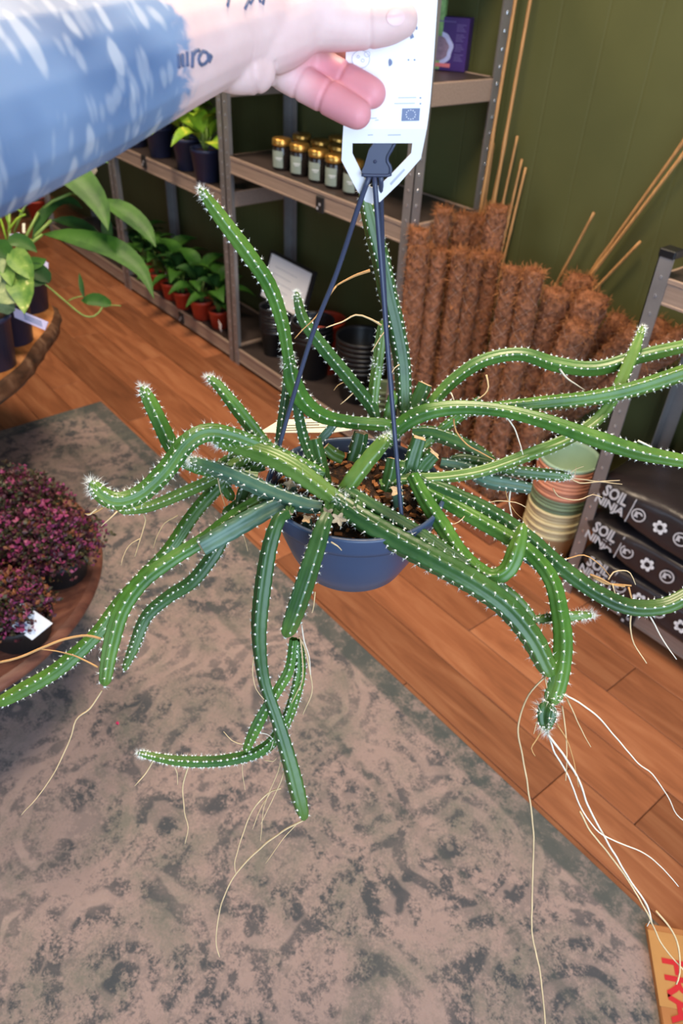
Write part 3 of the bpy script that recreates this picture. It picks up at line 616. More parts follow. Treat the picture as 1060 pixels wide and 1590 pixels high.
# purple leaved plants on the low table
def bushy(label, c, r, h, rx, hz, n, cols, pot='soot'):
    t = thing('bronze_sedum', label, 'potted plant', c, group='purple-leaved plants on the low table')
    mesh_obj('pot', *lathe(pot_prof(r, h, 0.016, taper=0.8), 36), pot, t); mesh_obj('soil', *lathe([(0, h-0.01), (r*0.93, h-0.012)], 24), 'soil', t)
    for mt, frac in cols:
        V, F = [], []
        for i in range(int(n*frac*2.1)):
            a = random.uniform(0, 2*math.pi); rho = math.sqrt(random.random()); zz = math.sqrt(max(0, 1-rho*rho))
            s = (random.uniform(0.6, 1.03) if random.random() < 0.75 else random.uniform(0.25, 0.7))*(1+0.22*noise.noise(Vector((rho*math.cos(a)*3, rho*math.sin(a)*3, c[0]*50))))
            base = Vector((rx*rho*math.cos(a)*s, rx*rho*math.sin(a)*s, h-0.01+hz*zz*s)); L_ = random.uniform(0.006, 0.0125)
            for k in range(3):
                d = Vector((random.gauss(0, 1), random.gauss(0, 1), random.uniform(0.1, 1.2))).normalized(); sd = d.cross(Vector((random.random(), random.random(), 0.3))).normalized()*L_*0.36
                m_ = len(V); up = d.cross(sd).normalized()*L_*0.12
                V += [base, base+d*L_*0.5+sd+up, base+d*L_, base+d*L_*0.5-sd+up]; F += [(m_, m_+1, m_+2), (m_, m_+2, m_+3)]
        mesh_obj('foliage', V, F, mt, t, smooth=False, kind='stuff')
    q = []
    for i in range(40):
        a = random.uniform(0, 6.28); b_ = random.uniform(0.2, 0.9)
        q.append(tube([(0.4*r*math.cos(a), 0.4*r*math.sin(a), h-0.015), (rx*b_*0.6*math.cos(a), rx*b_*0.6*math.sin(a), h+hz*0.45), (rx*b_*math.cos(a), rx*b_*math.sin(a), h+hz*0.8*math.sqrt(1-b_*b_))], 0.0012, 4, False))
    mesh_obj('twigs', *join(*q), 'olive', t, kind='stuff')
    return t
ZL = 0.3005
dist_m = [('burg', 0.36), ('mag', 0.26), ('olive', 0.30), ('amber', 0.10)]
b1 = bushy('purple-leaved bushy plant in black pot with a white label', on(36, 985, 2, ZL), 0.062, 0.06, 0.075, 0.085, 700, [('burg', 0.34), ('mag', 0.24), ('olive', 0.26), ('amber', 0.22)])
b2 = bushy('purple-leaved bushy plant in plain black pot at the table rim', on(96, 890, 2, ZL), 0.062, 0.06, 0.105, 0.095, 1000, dist_m)
b3 = bushy('dark purple-leaved plant at the back of the low table', on(38, 850, 2, ZL), 0.062, 0.06, 0.125, 0.12, 1200, [('burg', 0.4), ('mag', 0.2), ('olive', 0.4)])
b4 = bushy('bronze-leaved plant at the picture edge on low table', on(-20, 900, 2, ZL), 0.062, 0.06, 0.11, 0.11, 800, dist_m)
dL = depth(b1.location)-0.075
q = [P(x, y, dL) for x, y in ((5, 963), (34, 935), (82, 968), (50, 994))]
nq = np.cross(q[1]-q[0], q[3]-q[0]); nq /= np.linalg.norm(nq); nq = nq if nq @ fw < 0 else -nq
lab = mesh_obj('plant_label', *prism(q, nq, 0.0015), 'tag', b1, smooth=False, world=True)
def lq(a0, a1, c0, c1): return prism([q[0]+(q[3]-q[0])*c+(q[1]-q[0])*a+nq*0.0011 for a, c in ((a0, c0), (a0, c1), (a1, c1), (a1, c0))], nq, 0.0003)
mesh_obj('writing', *join(lq(.3, .4, .2, .6), lq(.48, .58, .2, .5), lq(.15, .22, .3, .7), lq(.66, .74, .3, .45)), 'ink', lab, smooth=False)

# ------------------------------------------------------------------ crate, moss poles, canes
crate = thing('wooden_crate', 'low brown wooden crate holding upright moss poles', 'crate', (-1.19, 1.53, 0))
x0, x1, y0, y1, hC = -1.405, -0.972, 1.395, 1.66, 0.135
for i, (a, b_, c, d) in enumerate(((x0, x1, y0, y0+0.012), (x0, x1, y1-0.012, y1))):
    mesh_obj('side_board', *bbox(a, b_, c, d, 0.002, hC, 0.002), 'crate', crate, smooth=False, world=True)
for a, b_ in ((x0, x0+0.012), (x1-0.012, x1)): mesh_obj('end_board', *bbox(a, b_, y0+0.012, y1-0.012, 0.002, hC, 0.002), 'crate', crate, smooth=False, world=True)
mesh_obj('base_board', *bbox(x0+0.01, x1-0.01, y0+0.01, y1-0.01, 0.002, 0.012), 'crate', crate, smooth=False, world=True)
def moss_pole(label, top, ytop, wpx, base=None, group='coir moss poles between the shelving units', dark=False):
    T_ = on(top[0], top[1], 1, ytop)
    if base is None and T_[0] < -1.408: T_ = on(top[0], top[1], 0, -1.408); ytop = T_[1]
    r = wpx*depth(T_)/F_PX/2
    B_ = np.array([T_[0], ytop, 0.014]) if base is None else np.array(base)
    t = thing('moss_pole', label, 'moss pole', B_, group=group)
    n, k = 20, 84; ax = (T_-B_); Ln = np.linalg.norm(ax); ax /= Ln; e1 = np.cross(ax, [0.1, 1, 0.05]); e1 /= np.linalg.norm(e1); e2 = np.cross(ax, e1)
    sd = random.uniform(0, 50); V = []
    for i in range(k):
        s = i/(k-1)
        for j in range(n):
            a = 2*math.pi*j/n; q = Vector((math.cos(a)*1.4, math.sin(a)*1.4, s*Ln*22+sd)); f = 1+0.15*noise.noise(q)+0.17*noise.noise(q*2.3)+0.12*noise.noise(q*5.1)
            if s > 0.985: f *= 0.86
            V.append(ax*(s*Ln)+(e1*math.cos(a)+e2*math.sin(a))*r*f*0.95)
    V.append(ax*(Ln-0.006)); F = [(i*n+j, i*n+(j+1) % n, (i+1)*n+(j+1) % n, (i+1)*n+j) for i in range(k-1) for j in range(n)]+[((k-1)*n+j, (k-1)*n+(j+1) % n, k*n) for j in range(n)]
    mesh_obj('coir_core', V, F, 'coir', t)
    V, F = [], []
    nf = int(1100*Ln/0.7)
    for i in range(nf+260):
        topf = i >= nf
        s = 1-random.random()*0.03 if topf else random.random(); a = random.uniform(0, 6.283); rad = r*(random.random() if topf and random.random() < .5 else 0.95)
        p = ax*(s*Ln)+(e1*math.cos(a)+e2*math.sin(a))*rad; out = (e1*math.cos(a)+e2*math.sin(a))*random.uniform(.2, 1.0)+ax*random.uniform(-.9, .9)+np.array([random.gauss(0, .5) for _ in range(3)])
        if topf: out = out+ax*0.9
        out /= np.linalg.norm(out); ln = random.uniform(0.010, 0.024); sdv = np.cross(out, [random.gauss(0, 1) for _ in range(3)]); sdv = sdv/np.linalg.norm(sdv)*0.0006
        m_ = len(V); q2 = p+out*ln*.6+ax*0.002*random.gauss(0, 1); V += [p-sdv, p+sdv, q2+sdv*.8, q2-sdv*.8, p+out*ln+np.array([0, 0, -0.004])]; F += [(m_, m_+1, m_+2, m_+3), (m_+3, m_+2, m_+4)]
    mesh_obj('loose_fibres', V, F, 'fuzz', t, kind='stuff')
    q = []
    for sg in (1, -1):
        for h in range(4):
            pts = []
            for s in np.linspace(0.02, 0.985, int(Ln*70)):
                a = sg*s*Ln*42+h*math.pi/2; pts.append(ax*(s*Ln)+(e1*math.cos(a)+e2*math.sin(a))*r*1.0)
            q.append(tube(pts, 0.00028, 3, False))
    mesh_obj('netting', *join(*q), 'net', t, kind='stuff')
    return t
mp_ = 'brown coir moss pole '
poles = [('at the far left end, half behind its neighbour', (651, 356), 1.56, 30, None), ('first of the front row beside the shelf post', (653, 377), 1.425, 31, None), ('second of the front row', (683, 387), 1.472, 29, None),
         ('third of the front row', (717, 388), 1.470, 28, None), ('fourth and thinnest of the front row', (741, 393), 1.485, 25, None), ('standing tall behind the front row near the dark shelf', (689, 322), 1.60, 27, None),
         ('with a frayed top behind the front row', (722, 332), 1.615, 34, None), ('frayed and tall between two others', (746, 334), 1.625, 30, None), ('tallest, under the bamboo canes', (773, 320), 1.57, 35, None), ('short one peeking behind the pale pair', (765, 394), 1.53, 27, None),
         ('left of the pale close pair', (797, 416), 1.445, 33, None), ('right of the pale close pair', (829, 418), 1.450, 35, None),
         ('thick and darker with a flat top', (865, 452), 1.52, 46, (-1.05, 1.525, 0.014)), ('thick one at the back below the canes', (901, 430), 1.62, 46, (-1.06, 1.60, 0.014)), ('thick with a golden frayed top', (922, 460), 1.555, 52, (-1.045, 1.55, 0.014)),
         ('short and thick in front of the golden one', (899, 503), 1.485, 44, (-1.03, 1.475, 0.014)), ('leaning far right behind the golden one', (965, 497), 1.645, 42, (-1.15, 1.63, 0.02)), ('leaning low toward the low shelf post', (985, 520), 1.60, 40, (-1.2, 1.585, 0.02)),
         ('leaning low, its end showing right of the low shelf post', (1030, 508), 1.66, 44, (-1.25, 1.65, 0.02)), ('leaning lowest at the right picture edge', (1066, 524), 1.63, 44, (-1.25, 1.60, 0.02))]
for s, tp, yy, w_, b_ in poles: moss_pole(mp_+s, tp, yy, w_, b_)
def cane(label, a, ya, b_, yb, r=0.0048, ext=0.0):
    yb = ya-(ya-yb)*0.2; A_, B_ = on(a[0], a[1], 1, ya), on(b_[0], b_[1], 1, yb); d = B_-A_; d /= np.linalg.norm(d)
    A_ = A_-d*ext; tt = (0.016-A_[2])/d[2]; tt = min(tt, 1.35) if ext == 0 else tt; E_ = A_+d*tt
    t = thing('bamboo_cane', label, 'cane', E_, group='bamboo canes leaning on the wall')
    n = 40; s = np.linspace(0, 1, n); C = E_[None]+(A_-E_)[None]*s[:, None]; R = np.full(n, r)*(1-0.25*s); R[5::9] *= 1.28
    mesh_obj('cane', *tube(C, R, 8), 'cane', t, world=True); return t
cs = 'bamboo cane '
cane(cs+'leaning, left of the two longest by the shelf post', (800, 0), 1.655, (748, 312), 1.575, 0.0055, 0.35)
cane(cs+'leaning, right of the two longest by the shelf post', (823, 0), 1.665, (769, 300), 1.60, 0.0055, 0.35)
cane(cs+'short, touching the perforated shelf post', (766, 222), 1.68, (752, 318), 1.62, 0.0045)
cane(cs+'short, between the two longest', (783, 224), 1.69, (762, 322), 1.63, 0.0045)
cane(cs+'short, just right of the longest', (803, 211), 1.70, (780, 318), 1.64, 0.0045)
cane(cs+'short, left of the pair with level tops', (810, 247), 1.705, (788, 345), 1.64, 0.0045)
cane(cs+'short, right of the pair with level tops', (816, 260), 1.71, (792, 360), 1.65, 0.0045)
cane(cs+'short and slanted with pale cut tip, alone', (922, 330), 1.68, (866, 436), 1.64, 0.0048)
cane(cs+'long and slanted, upper of the right pair', (1060, 221), 1.69, (915, 425), 1.665, 0.005, 0.25)
cane(cs+'long and slanted, lower of the right pair', (1060, 240), 1.685, (922, 421), 1.66, 0.005, 0.25)
cane(cs+'short and slanted right of the long pair', (994, 375), 1.69, (931, 441), 1.66, 0.005)

# ------------------------------------------------------------------ stacked colour pots by the low unit
sb = on(848, 862, 2, 0.0)
mats = ['cream']*8+['sage']*4+['terra']*8+['mint']
lab = {'cream': 'cream', 'sage': 'sage green', 'terra': 'pink terracotta', 'mint': 'mint green'}
cnt = {}
labels = []
for m_ in mats: cnt[m_] = cnt.get(m_, 0)+1
seen = {}
for m_ in reversed(mats):
    k = seen.get(m_, 0); seen[m_] = k+1
    labels.append(f'{lab[m_]} plastic pot nested in the tall stack, {ordw[k]} of its colour' if cnt[m_] > 1 else f'{lab[m_]} plastic pot open on top of the tall stack')
labels = labels[::-1]
pot_stack('nested_pot', len(mats), (sb[0]-0.01, sb[1]+0.0, 0.001), 0.077, 0.115, 0.0108, None, lambda k: labels[k], 'nested pots in the tall stack', mats=mats)

# ------------------------------------------------------------------ soil bags
def bagmesh(x0, x1, y0, y1, z0, z1, seed, n=(26, 12, 6)):
    V, F, idx = [], [], {}
    bm = bmesh.new(); bmesh.ops.create_cube(bm, size=2); bmesh.ops.subdivide_edges(bm, edges=list(bm.edges), cuts=9, use_grid_fill=True)
    for v in bm.verts:
        c = v.co; e = (abs(c.x)**4+abs(c.y)**4+abs(c.z)**4)**0.25
        q = Vector((c.x, c.y, c.z))/e*1.08
        q = Vector((max(-1, min(1, q.x)), max(-1, min(1, q.y)), max(-1, min(1, q.z))))
        pinch = 1-0.42*max(0, abs(q.x)-0.55)/0.45
        f = noise.noise(Vector((q.x*4+seed, q.y*3, q.z*2)))*0.05
        v.co = Vector(((x0+x1)/2+q.x*(x1-x0)/2*(1+f*0.3), (y0+y1)/2+q.y*(y1-y0)/2*(1+f), (z0+z1)/2+(q.z*pinch+f)*(z1-z0)/2))
    bm.verts.index_update(); V = [v.co.copy() for v in bm.verts]; F = [[v.index for v in f_.verts] for f_ in bm.faces]; bm.free(); return V, F
def soil_bag(label, x0, x1, y0, y1, z0, z1, seed, tilt=0.0, mat='bag', words=True, tx=0.0):
    t = thing('soil_bag', label, 'soil bag', ((x0+x1)/2, (y0+y1)/2, z0), group='stacked soil bags')
    mesh_obj('sack', *bagmesh(x0, x1, y0, y1, z0, z1, seed), mat, t, world=True)
    if words:
        h = z1-z0; yy = y0-0.003; zc = z0+h*0.5
        for wd, xa, wd_, za, hh in (('SOIL', x0+0.036, 0.062, zc+0.004, 0.031), ('NINJA', x0+0.021, 0.077, zc-0.031, 0.029)):
            V, F = text_mesh(wd, 1.0, 0.012, 0.022, 0.95); V = np.array(V); V[:, 0] = (V[:, 0]-V[:, 0].min())/np.ptp(V[:, 0])*wd_; V[:, 1] = (V[:, 1]-V[:, 1].min())/np.ptp(V[:, 1])*hh; V[:, 2] *= 0.06
            mesh_obj('lettering', *put((V, F), (xa, yy, za), (1, 0, 0), (0.12, 0.08, 1)), 'silverprint', t, smooth=False, world=True)
        xb = x0+0.108
        mesh_obj('divider', *prism([(xb, yy, zc-0.03), (xb+0.0025, yy, zc-0.03), (xb+0.0105, yy+0.003, zc+0.036), (xb+0.008, yy+0.003, zc+0.036)], (0, 1, 0), 0.002), 'silverprint', t, smooth=False, world=True)
        for k, c in enumerate((x0+0.135, x0+0.190, x0+0.241, x0+0.30)):
            cc = (c, yy-0.001, zc+0.004); R_ = 0.0172
            if k % 2 == 0: q = [ringmesh(R_*0.8, R_, 24), put(ringmesh(R_*0.25, R_*0.5, 12, 0.3, 4.4), (R_*0.1, 0, 0), (1, 0, 0), (0, 1, 0)), bbox(-R_*0.55, -R_*0.3, -R_*0.5, R_*0.4, 0, 0.0001)]
            else: q = [ringmesh(R_*0.4, R_*0.72, 24)]+[put(ringmesh(0.0, R_*0.3, 10), (R_*0.72*math.cos(a), R_*0.72*math.sin(a), 0), (1, 0, 0), (0, 1, 0)) for a in np.linspace(0, 2*math.pi, 6, endpoint=False)]
            mesh_obj('icon', *put(join(*q), cc, (1, 0, 0), (0.1, 0.08, 1)), 'white' if k % 2 else 'silverprint', t, smooth=False, world=True)
    return t
soil_bag('black soil bag with white lettering, bottom of the stack', -0.712, -0.03, 1.395, 1.68, 0.088, 0.188, 3)
soil_bag('black soil bag with white lettering, middle of the stack', -0.724, -0.04, 1.395, 1.68, 0.188, 0.29, 11)
soil_bag('black soil bag with white lettering, top of the stack, shiny', -0.727, -0.03, 1.395, 1.68, 0.29, 0.402, 23)
bb = soil_bag('blue-black bag with white letters lying behind the top soil bag', -0.60, 0.05, 1.56, 1.68, 0.40, 0.47, 31, mat='bagblue', words=False)
mesh_obj('lettering', *put(text_mesh('SO', 0.05, 0.0012, 0.001), (-0.575, 1.5575, 0.413), (1, 0, 0), (0, 0.1, 1)), 'white', bb, smooth=False, world=True)

# ------------------------------------------------------------------ taped cardboard box
bxo = on(1004, 1432, 2, 0.022); e1 = np.array([0.67, -0.742, 0]); e2 = np.array([0.742, 0.67, 0])
cb = thing('cardboard_box', 'flattened brown cardboard with tan tape and red lettering on the floor', 'cardboard', (bxo[0], bxo[1], 0.0))
def boxq(a0, a1, b0, b1, z0, z1): return [bxo*[1, 1, 0]+e1*a+e2*b+np.array([0, 0, z]) for a, b, z in ((a0, b0, z0), (a1, b0, z0), (a1, b1, z0), (a0, b1, z0), (a0, b0, z1), (a1, b0, z1), (a1, b1, z1), (a0, b1, z1))]
FB = [(0, 3, 2, 1), (4, 5, 6, 7), (0, 1, 5, 4), (1, 2, 6, 5), (2, 3, 7, 6), (3, 0, 4, 7)]
mesh_obj('carton', boxq(0, 0.36, 0, 0.28, 0.0085, 0.018), FB, 'cardboard', cb, smooth=False, world=True)
mesh_obj('flap', boxq(0.002, 0.358, 0.001, 0.138, 0.018, 0.021), FB, 'cardboard', cb, smooth=False, world=True)
mesh_obj('flap', boxq(0.002, 0.358, 0.142, 0.279, 0.018, 0.021), FB, 'cardboard', cb, smooth=False, world=True)
tp = mesh_obj('tape', boxq(0.012, 0.13, -0.0006, 0.06, 0.0212, 0.0218), FB, 'tape', cb, smooth=False, world=True)
mesh_obj('lettering', *put(text_mesh('FRAGILE', 0.058, 0.0003, 0.0014, 0.95), bxo*[1, 1, 0]+e1*0.052+e2*0.016+np.array([0, 0, 0.0223]), e1, e2), 'red', cb, smooth=False, world=True)

# ------------------------------------------------------------------ the hanging cactus
PC = P(552, 752, 0.672); ZR = PC[2]; ZS = ZR-0.012
plant = thing('hanging_cactus', 'hanging slate-blue pot of long trailing spiny green cactus stems', 'cactus', (PC[0], PC[1], ZR-0.088))
R0 = 0.0812
prof = [(0.0, -0.088), (0.046, -0.088), (0.051, -0.085), (0.060, -0.066), (0.068, -0.044), (0.0728, -0.024), (0.0742, -0.0205), (0.0785, -0.0195), (0.0796, -0.015), (R0, -0.002), (R0, 0.0), (R0-0.003, 0.0008), (R0-0.0045, -0.002), (0.0755, -0.018), (0.070, -0.03), (0.06, -0.06), (0.0, -0.065)]
potm = mesh_obj('pot', *lathe(prof, 96, PC), 'pot', plant, world=True)
V, F = [], []; nr, na = 18, 64
for i in range(nr):
    for j in range(na):
        r = (R0-0.006)*i/(nr-1); a = 2*math.pi*j/na; V.append((PC[0]+r*math.cos(a), PC[1]+r*math.sin(a), ZS-0.004+0.004*noise.noise(Vector((r*90*math.cos(a), r*90*math.sin(a), 4)))))
F = [(i*na+j, i*na+(j+1) % na, (i+1)*na+(j+1) % na, (i+1)*na+j) for i in range(nr-1) for j in range(na)]
so = mesh_obj('soil', V, F, 'soil', plant, world=True)
q = []
for i in range(170):
    r = (R0-0.008)*math.sqrt(random.random()); a = random.uniform(0, 6.283); s = random.uniform(0.0015, 0.0042); c = (PC[0]+r*math.cos(a), PC[1]+r*math.sin(a), ZS-0.002+random.uniform(0, .002))
    b = bbox(-s, s, -s*.6, s*.6, -s*.35, s*.35); rot = Matrix.Rotation(random.uniform(0, 6), 3, 'Z') @ Matrix.Rotation(random.uniform(-.6, .6), 3, 'X')
    q.append(([rot @ v+Vector(c) for v in b[0]], b[1]))
mesh_obj('bark_chips', *join(*q), 'chip', so, smooth=False, kind='stuff')

SPN = []
def tufts(pos, nrm, tdir, r, hair=4, hl=0.0034, hw=0.00022):
    """white wool cushion with a few spines at every areole"""
    V, F = [], []
    for p, n, t in zip(pos, nrm, tdir):
        b = np.cross(n, t); m = len(V); s = r*random.uniform(.8, 1.2)
        V += [p+t*s*1.25, p-t*s*1.25, p+b*s, p-b*s, p+n*s*0.95, p-n*s*0.5]
        for a, c in ((0, 2), (2, 1), (1, 3), (3, 0)): F += [(m+a, m+c, m+4), (m+c, m+a, m+5)]
        for k in range(hair):
            d = n*random.uniform(.5, 1.1)+t*random.gauss(0, .6)+b*random.gauss(0, .6); d /= np.linalg.norm(d); sd = np.cross(d, [random.gauss(0, 1) for _ in range(3)]); sd = sd/np.linalg.norm(sd)*hw; sd2 = np.cross(d, sd)
            ln = hl*random.uniform(.6, 1.35); m = len(V); V += [p+sd, p-sd*.5+sd2, p-sd*.5-sd2, p+d*ln]; F += [(m, m+1, m+3), (m+1, m+2, m+3), (m+2, m, m+3)]
    return V, F
def stem(pts, mat='st1', ribs=5, sp=0.0075, tip='soft', wool=(), depth_=None, spine=0.0032, rib=0.13, twist=0.0, start='open', tr=0.00092):
    pts = [list(p) for p in pts]; have = [i for i, p in enumerate(pts) if len(p) > 3]
    xs = np.cumsum([0]+[math.hypot(pts[i][0]-pts[i-1][0], pts[i][1]-pts[i-1][1]) for i in range(1, len(pts))])
    if have: ds = np.interp(xs, xs[have], [pts[i][3] for i in have])
    else: ds = np.full(len(pts), 0.67)
    A = []
    for p, d in zip(pts, ds): c = P(p[0], p[1], d); A.append([c[0], c[1], c[2], p[2]/2*d/F_PX*0.93])
    S = spline(A, 0.0026); C, R = S[:, :3], np.maximum(S[:, 3], 0.001); Ls = np.r_[0, np.cumsum(np.linalg.norm(np.diff(C, axis=0), axis=1))]; Lt = Ls[-1]
    R = R*(1+0.035*np.array([noise.noise(Vector((l*60, A[0][0]*90, 2))) for l in Ls]))
    if tip in ('soft', 'wool'):
        r_end = R[-1]; k = np.clip((Lt-Ls)/(r_end*1.7+1e-6), 0, 1); R = R*np.sqrt(np.clip(1-(1-k)**2, 0.02, 1))
    if start == 'round':
        k = np.clip(Ls/(R[0]*1.5+1e-6), 0, 1); R = R*np.sqrt(np.clip(1-(1-k)**2, 0.02, 1))
    T, Na, Nb = frames(C); seg = ribs*6; th = np.linspace(0, 2*np.pi, seg, endpoint=False)
    tw = twist*Ls
    ph0 = random.uniform(0, 6.28)
    cosr = np.cos(ribs*th); shape = 1-rib*0.55+rib*np.where(cosr > 0, cosr**1.0, cosr*0.75)
    cren = 1+0.035*np.sin(2*np.pi*Ls/sp)[:, None]*np.clip(cosr, 0, 1)[None]
    ang = th[None]+tw[:, None]+ph0
    V = C[:, None]+(R[:, None]*shape[None]*cren)[:, :, None]*(np.cos(ang)[..., None]*Na[:, None]+np.sin(ang)[..., None]*Nb[:, None])
    n = len(C); V = V.reshape(-1, 3); F = [(i*seg+j, i*seg+(j+1) % seg, (i+1)*seg+(j+1) % seg, (i+1)*seg+j) for i in range(n-1) for j in range(seg)]
    along = np.repeat(Ls/Lt, seg); V = list(V)
    if tip != 'cut': V.append(C[-1]+T[-1]*R[-1]*0.3); F += [((n-1)*seg+j, (n-1)*seg+(j+1) % seg, len(V)-1) for j in range(seg)]; along = np.r_[along, 1.0]
    o = mesh_obj('stem', V, F, mat, plant, world=True, attr={'along': along if tip not in ('cut',) else along*0.5})
    if tip == 'cut':
        k = (n-1)*seg; cv = [V[k+j]+T[-1]*0.0002 for j in range(seg)]+[C[-1]-T[-1]*0.0012]
        cap = mesh_obj('cut_end', cv, [(j, (j+1) % seg, seg) for j in range(seg)], 'cut', o, smooth=False)
    pos, nr_, td = [], [], []
    for b in range(ribs):
        l = random.uniform(0.2, 0.9)*sp
        while l < Lt-0.001:
            i = min(n-1, int(np.searchsorted(Ls, l))); a = 2*np.pi*b/ribs+tw[i]+ph0; d = np.cos(a)*Na[i]+np.sin(a)*Nb[i]
            pos.append(C[i]+d*R[i]*(shape.max())*1.02); nr_.append(d); td.append(T[i]); l += sp*random.uniform(.88, 1.12)
            rem = (Lt-l)
            if tip == 'wool' and rem < 0.03: l -= sp*0.4*(1-rem/0.03)
    V2, F2 = tufts(pos, nr_, td, tr, 4, spine*0.8, 0.00016)
    # woolly growing points and joints
    wl = [(w_, 1.0) for w_ in wool]
    if tip == 'wool': wl.append((1.0, 1.25))
    for f, am in wl:
        i = min(n-1, int(f*(n-1))); p2, n2, t2 = [], [], []
        for k in range(int(24*am)):
            ii = max(0, min(n-1, i-int(abs(random.gauss(0, 2.2))) if f == 1.0 else i+int(random.gauss(0, 2.0)))); a = random.uniform(0, 6.283); d = np.cos(a)*Na[ii]+np.sin(a)*Nb[ii]
            nn_ = d+T[ii]*(0.9 if f == 1.0 else 0.1); nn_ /= np.linalg.norm(nn_); p2.append(C[ii]+d*R[ii]*0.95); n2.append(nn_); tt_ = np.cross(nn_, [0.3, 0.5, 0.8]); t2.append(tt_/np.linalg.norm(tt_))
        V3, F3 = tufts(p2, n2, t2, 0.0007, 5, spine*1.25, 0.00012); V2, F2 = join((V2, F2), (V3, F3))
    mesh_obj('areoles', V2, F2, 'wool', o, smooth=False, kind='stuff')
    return o
# rising and arching stems (pixel x, y, width, distance)
stem([(616, 672, 20, .690), (600, 660, 22, .688), (545, 655, 22, .682), (500, 645, 25, .672), (470, 622, 29, .66), (453, 590, 30, .648), (447, 556, 20, .638), (437, 500, 23, .622), (418, 445, 25, .606), (385, 395, 26, .592), (340, 335, 24, .575), (309, 291, 13, .562)], 'st1', 5, .0078, 'wool', (0.47,), spine=.0036)
stem([(582, 650, 18, .70), (575, 630, 21, .698), (540, 586, 22, .69), (500, 538, 22, .68), (470, 495, 19, .67), (459, 452, 12, .66)], 'st0', 5, .0072, 'wool')
stem([(628, 655, 24, .708), (627, 610, 27, .70), (624, 560, 29, .69), (614, 505, 30, .676), (602, 455, 31, .664), (592, 405, 31, .652), (578, 355, 28, .64), (568, 312, 22, .628), (562, 280, 14, .62)], 'st0', 5, .0066, 'wool')
stem([(579, 640, 18, .702), (581, 605, 19, .696), (587, 560, 19, .688), (592, 520, 18, .68), (594, 496, 12, .674)], 'st2', 5, .0068, 'soft', (0.5,))
stem([(400, 742, 20, .675), (350, 735, 22, .672), (300, 722, 24, .668), (270, 698, 26, .664), (250, 660, 26, .656), (233, 624, 24, .65), (219, 599, 14, .645)], 'st1', 5, .0075, 'wool', spine=.0045)
stem([(500, 738, 24, .662), (445, 712, 26, .652), (400, 692, 26, .644), (360, 677, 27, .637), (320, 672, 29, .63), (288, 690, 31, .624), (256, 732, 31, .618), (218, 767, 30, .612), (183, 778, 29, .608), (158, 768, 27, .604), (140, 747, 20, .60)], 'st1', 6, .0058, 'wool', spine=.005)
stem([(436, 712, 20, .684), (412, 690, 23, .68), (390, 662, 24, .674), (362, 626, 22, .668), (338, 597, 17, .664), (321, 584, 11, .66)], 'st1', 5, .0078, 'wool', spine=.004)
stem([(540, 792, 30, .632), (502, 762, 34, .634), (460, 731, 36, .636), (420, 710, 36, .640), (372, 694, 30, .645), (330, 682, 22, .65)], 'st2', 6, .0082, 'wool', (0.05,), spine=.0055)
stem([(500, 787, 22, .632), (470, 782, 28, .633), (420, 764, 29, .636), (360, 737, 27, .642), (318, 722, 23, .648), (293, 714, 14, .652)], 'st3', 5, .0082, 'wool', spine=.0048)
stem([(424, 716, 18, .682), (395, 706, 20, .682), (365, 720, 20, .682), (335, 742, 20, .682), (285, 765, 20, .68), (230, 787, 18, .676), (183, 793, 14, .672)], 'st2', 5, .0055, 'soft')
stem([(446, 776, 26, .64), (425, 786, 32, .636), (390, 805, 35, .63), (350, 828, 35, .624), (312, 850, 32, .618)], 'st3', 4, .013, 'cut', rib=0.22, spine=.003)
stem([(440, 760, 20, .65), (405, 776, 22, .648), (360, 804, 23, .644), (318, 837, 24, .64), (268, 868, 25, .632), (222, 902, 27, .622), (190, 946, 28, .615), (172, 1005, 27, .612), (162, 1066, 20, .612)], 'st1', 5, .0088, 'soft', spine=.004)
stem([(410, 722, 20, .69), (375, 732, 22, .69), (340, 756, 23, .69), (302, 798, 24, .688), (262, 856, 24, .685), (222, 898, 24, .683), (186, 938, 24, .682), (148, 988, 25, .682), (90, 1040, 26, .68), (30, 1075, 25, .678), (-6, 1094, 18, .676)], 'st1', 5, .0072, 'soft')
stem([(408, 790, 20, .66), (378, 806, 23, .66), (350, 830, 24, .66), (332, 862, 24, .66), (300, 902, 23, .664), (262, 927, 22, .668), (228, 958, 21, .67), (208, 1006, 19, .674), (192, 1042, 9, .676)], 'st0', 5, .006, 'soft')
stem([(446, 798, 18, .612), (432, 808, 22, .606), (418, 850, 26, .604), (408, 910, 28, .606), (402, 970, 27, .612), (404, 1020, 23, .62), (412, 1065, 21, .628), (430, 1118, 23, .636), (450, 1185, 27, .644), (464, 1240, 27, .65), (473, 1274, 15, .654)], 'st0', 4, .0098, 'soft', rib=.2, spine=.0028)
stem([(508, 800, 20, .612), (500, 818, 27, .606), (490, 850, 31, .602), (474, 900, 33, .602), (458, 948, 32, .606), (443, 990, 24, .612)], 'st0', 5, .0085, 'soft', spine=.003)
stem([(456, 992, 14, .618), (450, 1036, 17, .626), (434, 1066, 17, .632), (414, 1098, 17, .638), (396, 1132, 19, .644), (380, 1168, 12, .65)], 'st1', 5, .0055, 'soft')
stem([(464, 994, 12, .62), (466, 1040, 18, .628), (455, 1090, 18, .638), (436, 1134, 18, .646), (404, 1166, 20, .652), (345, 1181, 20, .654), (275, 1181, 18, .654), (213, 1169, 10, .654)], 'st1', 6, .0045, 'wool')
stem([(520, 776, 30, .632), (560, 805, 37, .624), (610, 836, 40, .618), (680, 874, 41, .610), (740, 908, 40, .606), (788, 944, 38, .606), (824, 988, 36, .608), (846, 1030, 32, .612), (858, 1052, 20, .614)], 'st0', 6, .0098, 'soft', (0.02,), spine=.0048)
